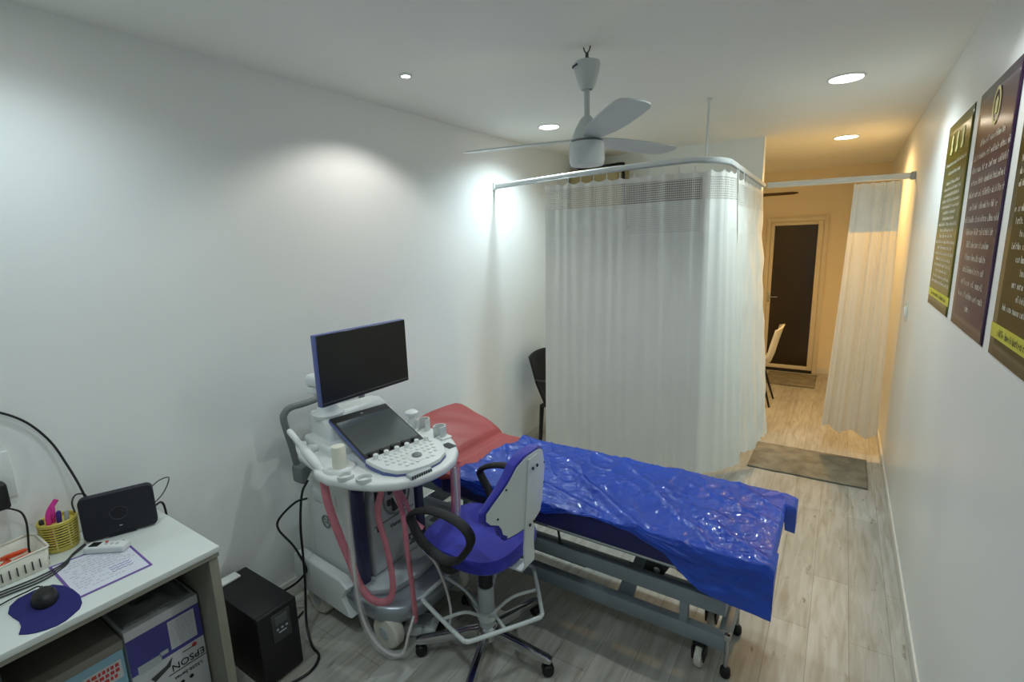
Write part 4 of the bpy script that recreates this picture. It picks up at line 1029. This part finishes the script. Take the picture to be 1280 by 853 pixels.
pen('pen', 'lgrey', (pcx + .01, pcy + .015, DZ + .008), (pcx + .012, pcy + .026, DZ + .128), .006, 'pale grey pen in the yellow basket near the router')
pen('pen', 'dgrey', (pcx - .02, pcy - .03, DZ + .008), (pcx - .024, pcy - .036, DZ + .112), .006, 'short dark grey pen at the basket edge farthest from router')

# cream open basket
bx0, bx1, by0, by1 = -2.26, -2.10, .17, .375
bk2 = thing('storage_basket', 'cream open plastic basket on the desk beside the wall socket', 'basket', (-2.18, .27, DZ))
def wallring(b, off, z0, z1, th):
    def outl(o_): return rrectxy(bx0 - o_, bx1 + o_, by0 - o_, by1 + o_, .025)
def rrectxy(x0, x1, y0, y1, r, n=5):
    out = []
    for (cx_, cy_, a0) in ((x1 - r, y0 + r, -90), (x1 - r, y1 - r, 0), (x0 + r, y1 - r, 90), (x0 + r, y0 + r, 180)):
        for k in range(n + 1):
            a = radians(a0 + 90 * k / n); out.append((cx_ + r * cos(a), cy_ + r * sin(a)))
    return out
def basket_top(x, y):  # wavy rim
    return .062 + .012 * sin((y - by0) / (by1 - by0) * 2 * pi * 1.0 + 2.4)
b = MB(); o1 = rrectxy(bx0 + .008, bx1 - .008, by0 + .008, by1 - .008, .02); o2 = rrectxy(bx0, bx1, by0, by1, .024); n_ = len(o1)
lo = [b.bm.verts.new((x, y, DZ + .002)) for x, y in o1]; hi = [b.bm.verts.new((x, y, DZ + basket_top(x, y))) for x, y in o2]
for i in range(n_): b.bm.faces.new((lo[i], lo[(i + 1) % n_], hi[(i + 1) % n_], hi[i]))
b.bm.faces.new(lo[::-1])
bsk = b.build('basket_body', M['cream'], bk2, .003)
MB().tube([(x, y, DZ + basket_top(x, y)) for x, y in o2], .0035, 6, closed=True, smooth=2).build('rim', M['cream'], bk2)
b = MB()
for k in range(9):
    y = by0 + .03 + k * .018; b.box(bx1 - .0035, bx1 + .0005, y, y + .003, DZ + .015, DZ + .045)
for k in range(6):
    x = bx0 + .03 + k * .018; b.box(x, x + .003, by1 - .0035, by1 + .0005, DZ + .015, DZ + .045)
b.build('slots', M['dgrey'], bk2)
sc_ = thing('scissors', 'orange handled scissors lying in the cream basket', 'scissors', (-2.16, .26, DZ + .006))
b = MB()
for s in (-1, 1):
    b.tube([(-2.165 + .026 * s + .021 * cos(a), .315 + .03 * sin(a) + .012 * s, DZ + .052 + .012 * cos(a)) for a in [2 * pi * k / 14 for k in range(14)]], .006, 8, closed=True, smooth=0)
b.tube([(-2.15, .29, DZ + .046), (-2.16, .26, DZ + .03), (-2.16, .23, DZ + .018)], .008).tube([(-2.18, .29, DZ + .046), (-2.165, .26, DZ + .03), (-2.148, .23, DZ + .018)], .008)
b.build('handles', M['orange'], sc_)
MB().prism([(-2.16, .235, DZ + .016), (-2.148, .235, DZ + .016), (-2.175, .185, DZ + .01)], (0, 0, .002)).prism([(-2.158, .235, DZ + .0185), (-2.146, .235, DZ + .0185), (-2.128, .185, DZ + .0125)], (0, 0, .002)).build('blades', M['chrome'], sc_)

# printed form
PA, PB_, PC, PD = [Vector(v) for v in ((-2.108, .362, DZ + .0008), (-2.079, .563, DZ + .0008), (-1.818, .553, DZ + .0008), (-1.825, .356, DZ + .0008))]
fo = thing('printed_form', 'printed white form with purple border lying on the desk', 'paper', tuple((PA + PC) / 2))
def quadgrid(b, A, B, C_, D, i, lift): 
    ctr = (A + B + C_ + D) / 4
    pts = [p + (ctr - p) * i + Vector((0, 0, lift)) for p in (A, B, C_, D)]
    b.prism(pts, (0, 0, .0006)); return b
quadgrid(MB(), PA, PB_, PC, PD, 0, 0).build('sheet', M['purpleborder'], fo)
quadgrid(MB(), PA, PB_, PC, PD, .075, .0004).build('printed_area', M['paper'], fo)
b = MB(); rnd = random.Random(21)
def pl_(s, t_): return PA.lerp(PB_, s).lerp(PD.lerp(PC, s), t_) + Vector((0, 0, .0014))
for r_ in range(13):
    t_ = .12 + r_ * .06; s = .1
    while s < (.9 if r_ < 8 else rnd.choice([.45, .88])):
        w = rnd.uniform(.02, .07)
        if rnd.random() < .8: b.quad([pl_(s, t_), pl_(s + w, t_), pl_(s + w, t_ + .02), pl_(s, t_ + .02)])
        s += w + .015
b.build('printed_lines', M['ink'], fo, fixn=False)
b = MB()
for k in range(3): b.tube([pl_(.55 + .035 * i, .62 + .06 * k + .02 * (i % 2)) for i in range(9)], .0009, 5, smooth=3)
b.build('handwriting', M['inkblue'], fo)

# thermometer-like remote
rm = thing('remote_control', 'white handheld device with a small dark screen lying on the form', 'remote', (-2.06, .50, DZ + .002))
rA, rB = Vector((-2.098, .47, DZ + .0155)), Vector((-1.985, .535, DZ + .0155))
GT = frame_T((-2.045, .508, DZ + .0145), (.80, .60, 0), (-.60, .80, 0))
MB().box(-.072, .062, -.021, .021, -.012, .012, .006, 3, GT).build('case', M['white'], rm)
MB().box(-.058, -.026, -.014, .014, .0115, .0128, .001, 1, GT).build('screen', M['black'], rm)
b = MB()
for k in range(3): b.lathe([(.005, .0115), (.005, .0135)], (-.005 + .018 * k, 0, 0), 12, 'Z', GT)
b.build('buttons', M['lgrey'], rm)
MB().lathe([(.005, .0115), (.005, .014)], (-.012, .012, 0), 12, 'Z', GT).build('red_button', M['redink'], rm)

# mouse mat and mouse
b = MB(); mp_ = [(-1.925, .229), (-1.962, .240), (-1.985, .262), (-1.993, .30), (-1.978, .341), (-1.94, .358), (-1.895, .367), (-1.84, .369), (-1.794, .361), (-1.768, .348), (-1.754, .33), (-1.742, .31), (-1.738, .29), (-1.744, .268), (-1.754, .25), (-1.768, .235), (-1.787, .222), (-1.82, .234), (-1.855, .237), (-1.89, .232)]
b.prism([(x, y, DZ + .0002) for x, y in mp_[::-1]], (0, 0, .0025))
o = b.build('mouse_mat', M['matblue']); tag(solo(o), 'dark blue shaped mouse mat at the desk front edge', 'mouse mat')
ms = thing('computer_mouse', 'black computer mouse on the blue mouse mat', 'mouse', (-1.905, .305, DZ + .003))
MTm = Matrix.Translation((-1.905, .305, DZ + .003)) @ Matrix.Rotation(radians(172), 4, 'Z')
b = MB()
def mouse(uu, vv):
    a = 2 * pi * uu; p_ = vv * pi / 2; rx = .055 * cos(p_) ** .55; ry = .031 * cos(p_) ** .55
    return MTm @ Vector((rx * cos(a), ry * sin(a), .033 * sin(p_) * (1 - .25 * cos(a) * cos(p_))))
b.grid(mouse, 32, 10); bmesh.ops.remove_doubles(b.bm, verts=b.bm.verts[:], dist=.0003)
b.build('shell', M['black'], ms)
MB().box(.018, .034, -.003, .003, .026, .032, .002, 1, MTm).build('scroll_wheel', M['dgrey'], ms)
MB().tube([MTm @ Vector((.05, 0, .01)), MTm @ Vector((.072, .006, .014)), (-1.985, .285, DZ + .012), (-1.99, .25, DZ + .008), (-1.98, .20, DZ + .006), (-1.97, .12, DZ + .005), (-1.97, .0, DZ + .005)], .0022, 6, smooth=6).build('mouse_lead', M['black'], ms)
o = MB().box(-1.90, -1.83, .09, .182, DZ + .0005, DZ + .012, .005, 3).build('mobile_phone', M['black'])
tag(solo(o), 'black phone at the desk edge beside the mouse mat', 'phone')
# wall socket, adapter, leads
so = thing('wall_socket', 'white socket plate on the wall above the cream basket', 'wall socket', (WL, .30, 1.0))
MB().box(WL, WL + .010, .19, .362, 1.005, 1.165, .004).build('plate', M['white'], so)
MB().box(WL + .009, WL + .016, .29, .328, 1.085, 1.145, .004).build('switch', M['white'], so)
b = MB().box(WL + .009, WL + .0115, .20, .33, 1.02, 1.075, .002); b.build('socket_face', M['offwhite'], so)
ad = thing('power_adapter', 'black plug adapter pushed into the white wall socket', 'adapter', (WL + .0115, .29, 1.0))
MB().box(WL + .0125, WL + .065, .25, .333, .985, 1.075, .010, 3).build('body', M['black'], ad)
MB().tube([(WL + .045, .32, .985), (WL + .048, .335, .975), (WL + .05, .352, .955), (WL + .05, .358, .92), (WL + .05, .355, .87), (WL + .045, .35, .82), (WL + .045, .352, DZ + .006), (WL + .06, .355, DZ + .004)], .003, 8, smooth=5).build('lead', M['black'], ad)
wire([(WL + .012, .30, 1.325), (WL + .012, .36, 1.300), (WL + .014, .42, 1.245), (WL + .02, .467, 1.16), (WL + .05, .49, 1.07), (WL + .085, .505, .985), (WL + .10, .515, .90), (WL + .085, .515, DZ + .06), (WL + .07, .50, DZ + .006)], .0038, 'thick black cable arching down the wall behind the router', 'arched_cable')
wire([(-2.2, .475, DZ + .115), (-2.21, .475, DZ + .15), (-2.215, .49, DZ + .172), (-2.20, .51, DZ + .17), (-2.2, .515, DZ + .15)], .0028, 'thin grey lead looping over the router top corner', 'thin_lead', 'dgrey')
wire([(-2.13, .66, DZ + .115), (-2.15, .715, DZ + .14), (-2.17, .76, DZ + .135), (-2.19, .765, DZ + .105), (-2.18, .735, DZ + .07), (-2.165, .685, DZ + .045)], .0022, 'thin lead looping out beside the router above the desk corner', 'thin_lead', 'dgrey')
wire([(-2.14, .665, DZ + .035), (-2.16, .70, DZ + .045), (-2.2, .735, DZ + .03), (-2.22, .75, DZ - .02), (-2.235, .755, DZ - .15)], .0042, 'black cable dropping over the desk corner behind the router', 'router_cable')
for i, (off, lab) in enumerate(((0, 'upper of three grey leads sweeping round the cream basket'), (.018, 'middle of three grey leads sweeping round the cream basket'), (.036, 'lowest of three grey leads sweeping round the cream basket'))):
    wire([(-2.165 + off * .3, .475, DZ + .004), (-2.13 + off * .5, .435 - off * .3, DZ + .004), (-2.085 + off * .6, .395, DZ + .004), (-2.065 + off, .33, DZ + .004), (-2.07 + off, .25, DZ + .004), (-2.085 + off, .16, DZ + .004), (-2.10 + off, .05, DZ + .004)], .0026, lab, 'thin_lead', 'dgrey')

# cartons on the shelf under the desk
def onface(y, z, x=-1.872): return (x, y, z)
eb = thing('printer_carton', 'violet and white upside down printer carton under the desk', 'box', (-2.0, .575, .08))
ey0, ey1, ez0, ez1, ex = .455, .682, .08, .575, -1.872
MB().box(-2.24, ex, ey0, ey1, ez0, ez1, .003).build('carton', M['cardwhite'], eb)
MB().box(ex - .001, ex + .0012, ey0 + .001, ey1 - .001, ez1 - .17, ez1 - .035).build('violet_band', M['cardpurple'], eb)
MB().box(ex, ex + .0018, ey1 - .105, ey1 - .02, ez1 - .155, ez1 - .045).build('white_label', M['cardwhite'], eb)
FTx = frame_T((ex + .0012, ey1 - .06, ez1 - .225), (0, -1, 0), (0, 0, -1))   # printed upside down
b = MB(); b.mesh(text_mesh('EPSON', .036), FTx); b.mesh(text_mesh('L3250 Series', .018), frame_T((ex + .0012, ey1 - .065, ez1 - .27), (0, -1, 0), (0, 0, -1)))
b.box(ex, ex + .0015, ey0 + .10, ey1 - .004, ez1 - .248, ez1 - .2455).box(ex, ex + .002, ey1 - .075, ey1 - .03, ez1 - .19, ez1 - .188)
b.lathe([(.007, 0), (.007, .0018)], (0, 0, 0), 14, 'X', Matrix.Translation((ex, ey1 - .06, ez1 - .30))).lathe([(.007, 0), (.007, .0018)], (0, 0, 0), 14, 'X', Matrix.Translation((ex, ey1 - .09, ez1 - .30)))
b.build('black_lettering', M['inkdark'], eb)
b = MB(); rnd = random.Random(5)
for r_ in range(9):
    y = ey1 - .098
    while y < ey1 - .03:
        w = rnd.uniform(.006, .018); z = ez1 - .148 + r_ * .011; b.quad([onface(y, z, ex + .0024), onface(y + w, z, ex + .0024), onface(y + w, z + .005, ex + .0024), onface(y, z + .005, ex + .0024)]); y += w + .005
b.build('small_print', M['ink'], eb, fixn=False)
b = MB().lathe([(.008, 0), (.008, .0018)], (0, 0, 0), 14, 'X', Matrix.Translation((ex, ey1 - .035, ez1 - .185))); b.build('red_mark', M['redink'], eb)
MB().box(ex, ex + .0018, ey0 + .02, ey0 + .09, ez1 - .175, ez1 - .145).box(ex, ex + .0018, ey1 - .14, ey1 - .115, ez1 - .155, ez1 - .14).build('pale_label', M['lgrey'], eb)
MB().prism([(ex + .0014, ey0 + .05, ez1 - .215), (ex + .0014, ey0 + .10, ez1 - .20), (ex + .0014, ey0 + .12, ez1 - .18), (ex + .0014, ey0 + .11, ez1 - .212), (ex + .0014, ey0 + .06, ez1 - .235)], (.0006, 0, 0)).build('ink_picture', M['dgrey'], eb)
gb = thing('paper_carton', 'pale cyan carton with grey lid beside the printer carton', 'box', (-2.0, .31, .08))
MB().box(-2.20, -1.862, .19, .445, .08, .545, .003).build('carton', M['cardcyan'], gb)
MB().box(-2.203, -1.859, .187, .448, .535, .567, .003).build('lid', M['cardgrey'], gb)
MB().box(-1.8625, -1.8605, .335, .435, .44, .505).build('red_panel', M['cardwhite'], gb)
b = MB(); rnd = random.Random(8)
for r_ in range(3):
    y = .345
    while y < .42:
        w = rnd.uniform(.006, .014); b.box(-1.861, -1.8595, y, y + w, .45 + .018 * r_, .45 + .018 * r_ + .012); y += w + .004
b.build('red_print', M['redink'], gb)
b = MB()
def bag(uu, vv):
    x = -2.19 + .30 * uu; y = .46 + .21 * vv; e = min(uu, 1 - uu, vv, 1 - vv)
    return (x, y, .5785 + .05 * min(1, e * 6) * (.6 + .7 * noise.noise(Vector((uu * 6, vv * 6, 3)))) + .012 * abs(noise.noise(Vector((uu * 17, vv * 17, 1)))))
o = b.grid(bag, 36, 28).build('plastic_bag', M['bagfilm'], None, .0006, angle=80)
tag(solo(o), 'crumpled thin grey plastic bag on top of the printer carton', 'bag')

# ------------------------------------------------------------------ light, camera, view
w = bpy.data.worlds.new('World'); SC.world = w; w.use_nodes = True
w.node_tree.nodes['Background'].inputs['Color'].default_value = (.74, .92, 1, 1); w.node_tree.nodes['Background'].inputs['Strength'].default_value = .2
cam = bpy.data.cameras.new('Camera'); co = bpy.data.objects.new('Camera', cam); COL.objects.link(co)
cam.sensor_width = 36; cam.lens = 36 * 620 / 1280; cam.clip_start = .05
R_ = Vector((.83441123, .55031152, -.03025108)); D_ = Vector((.08034466, -.17575739, -.98114936)); F_ = Vector((-.54525465, .81625154, -.19086853))
co.matrix_world = Matrix(((R_.x, -D_.x, -F_.x, 0), (R_.y, -D_.y, -F_.y, 0), (R_.z, -D_.z, -F_.z, 1.79), (0, 0, 0, 1)))
SC.camera = co
SC.view_settings.view_transform = 'Standard'; SC.view_settings.look = 'None'; SC.view_settings.gamma = 1; SC.view_settings.use_curve_mapping = False
SC.view_settings.exposure = 0.34
SC.cycles.use_denoising = True; SC.cycles.max_bounces = 14; SC.cycles.diffuse_bounces = 12; SC.cycles.sample_clamp_indirect = 6
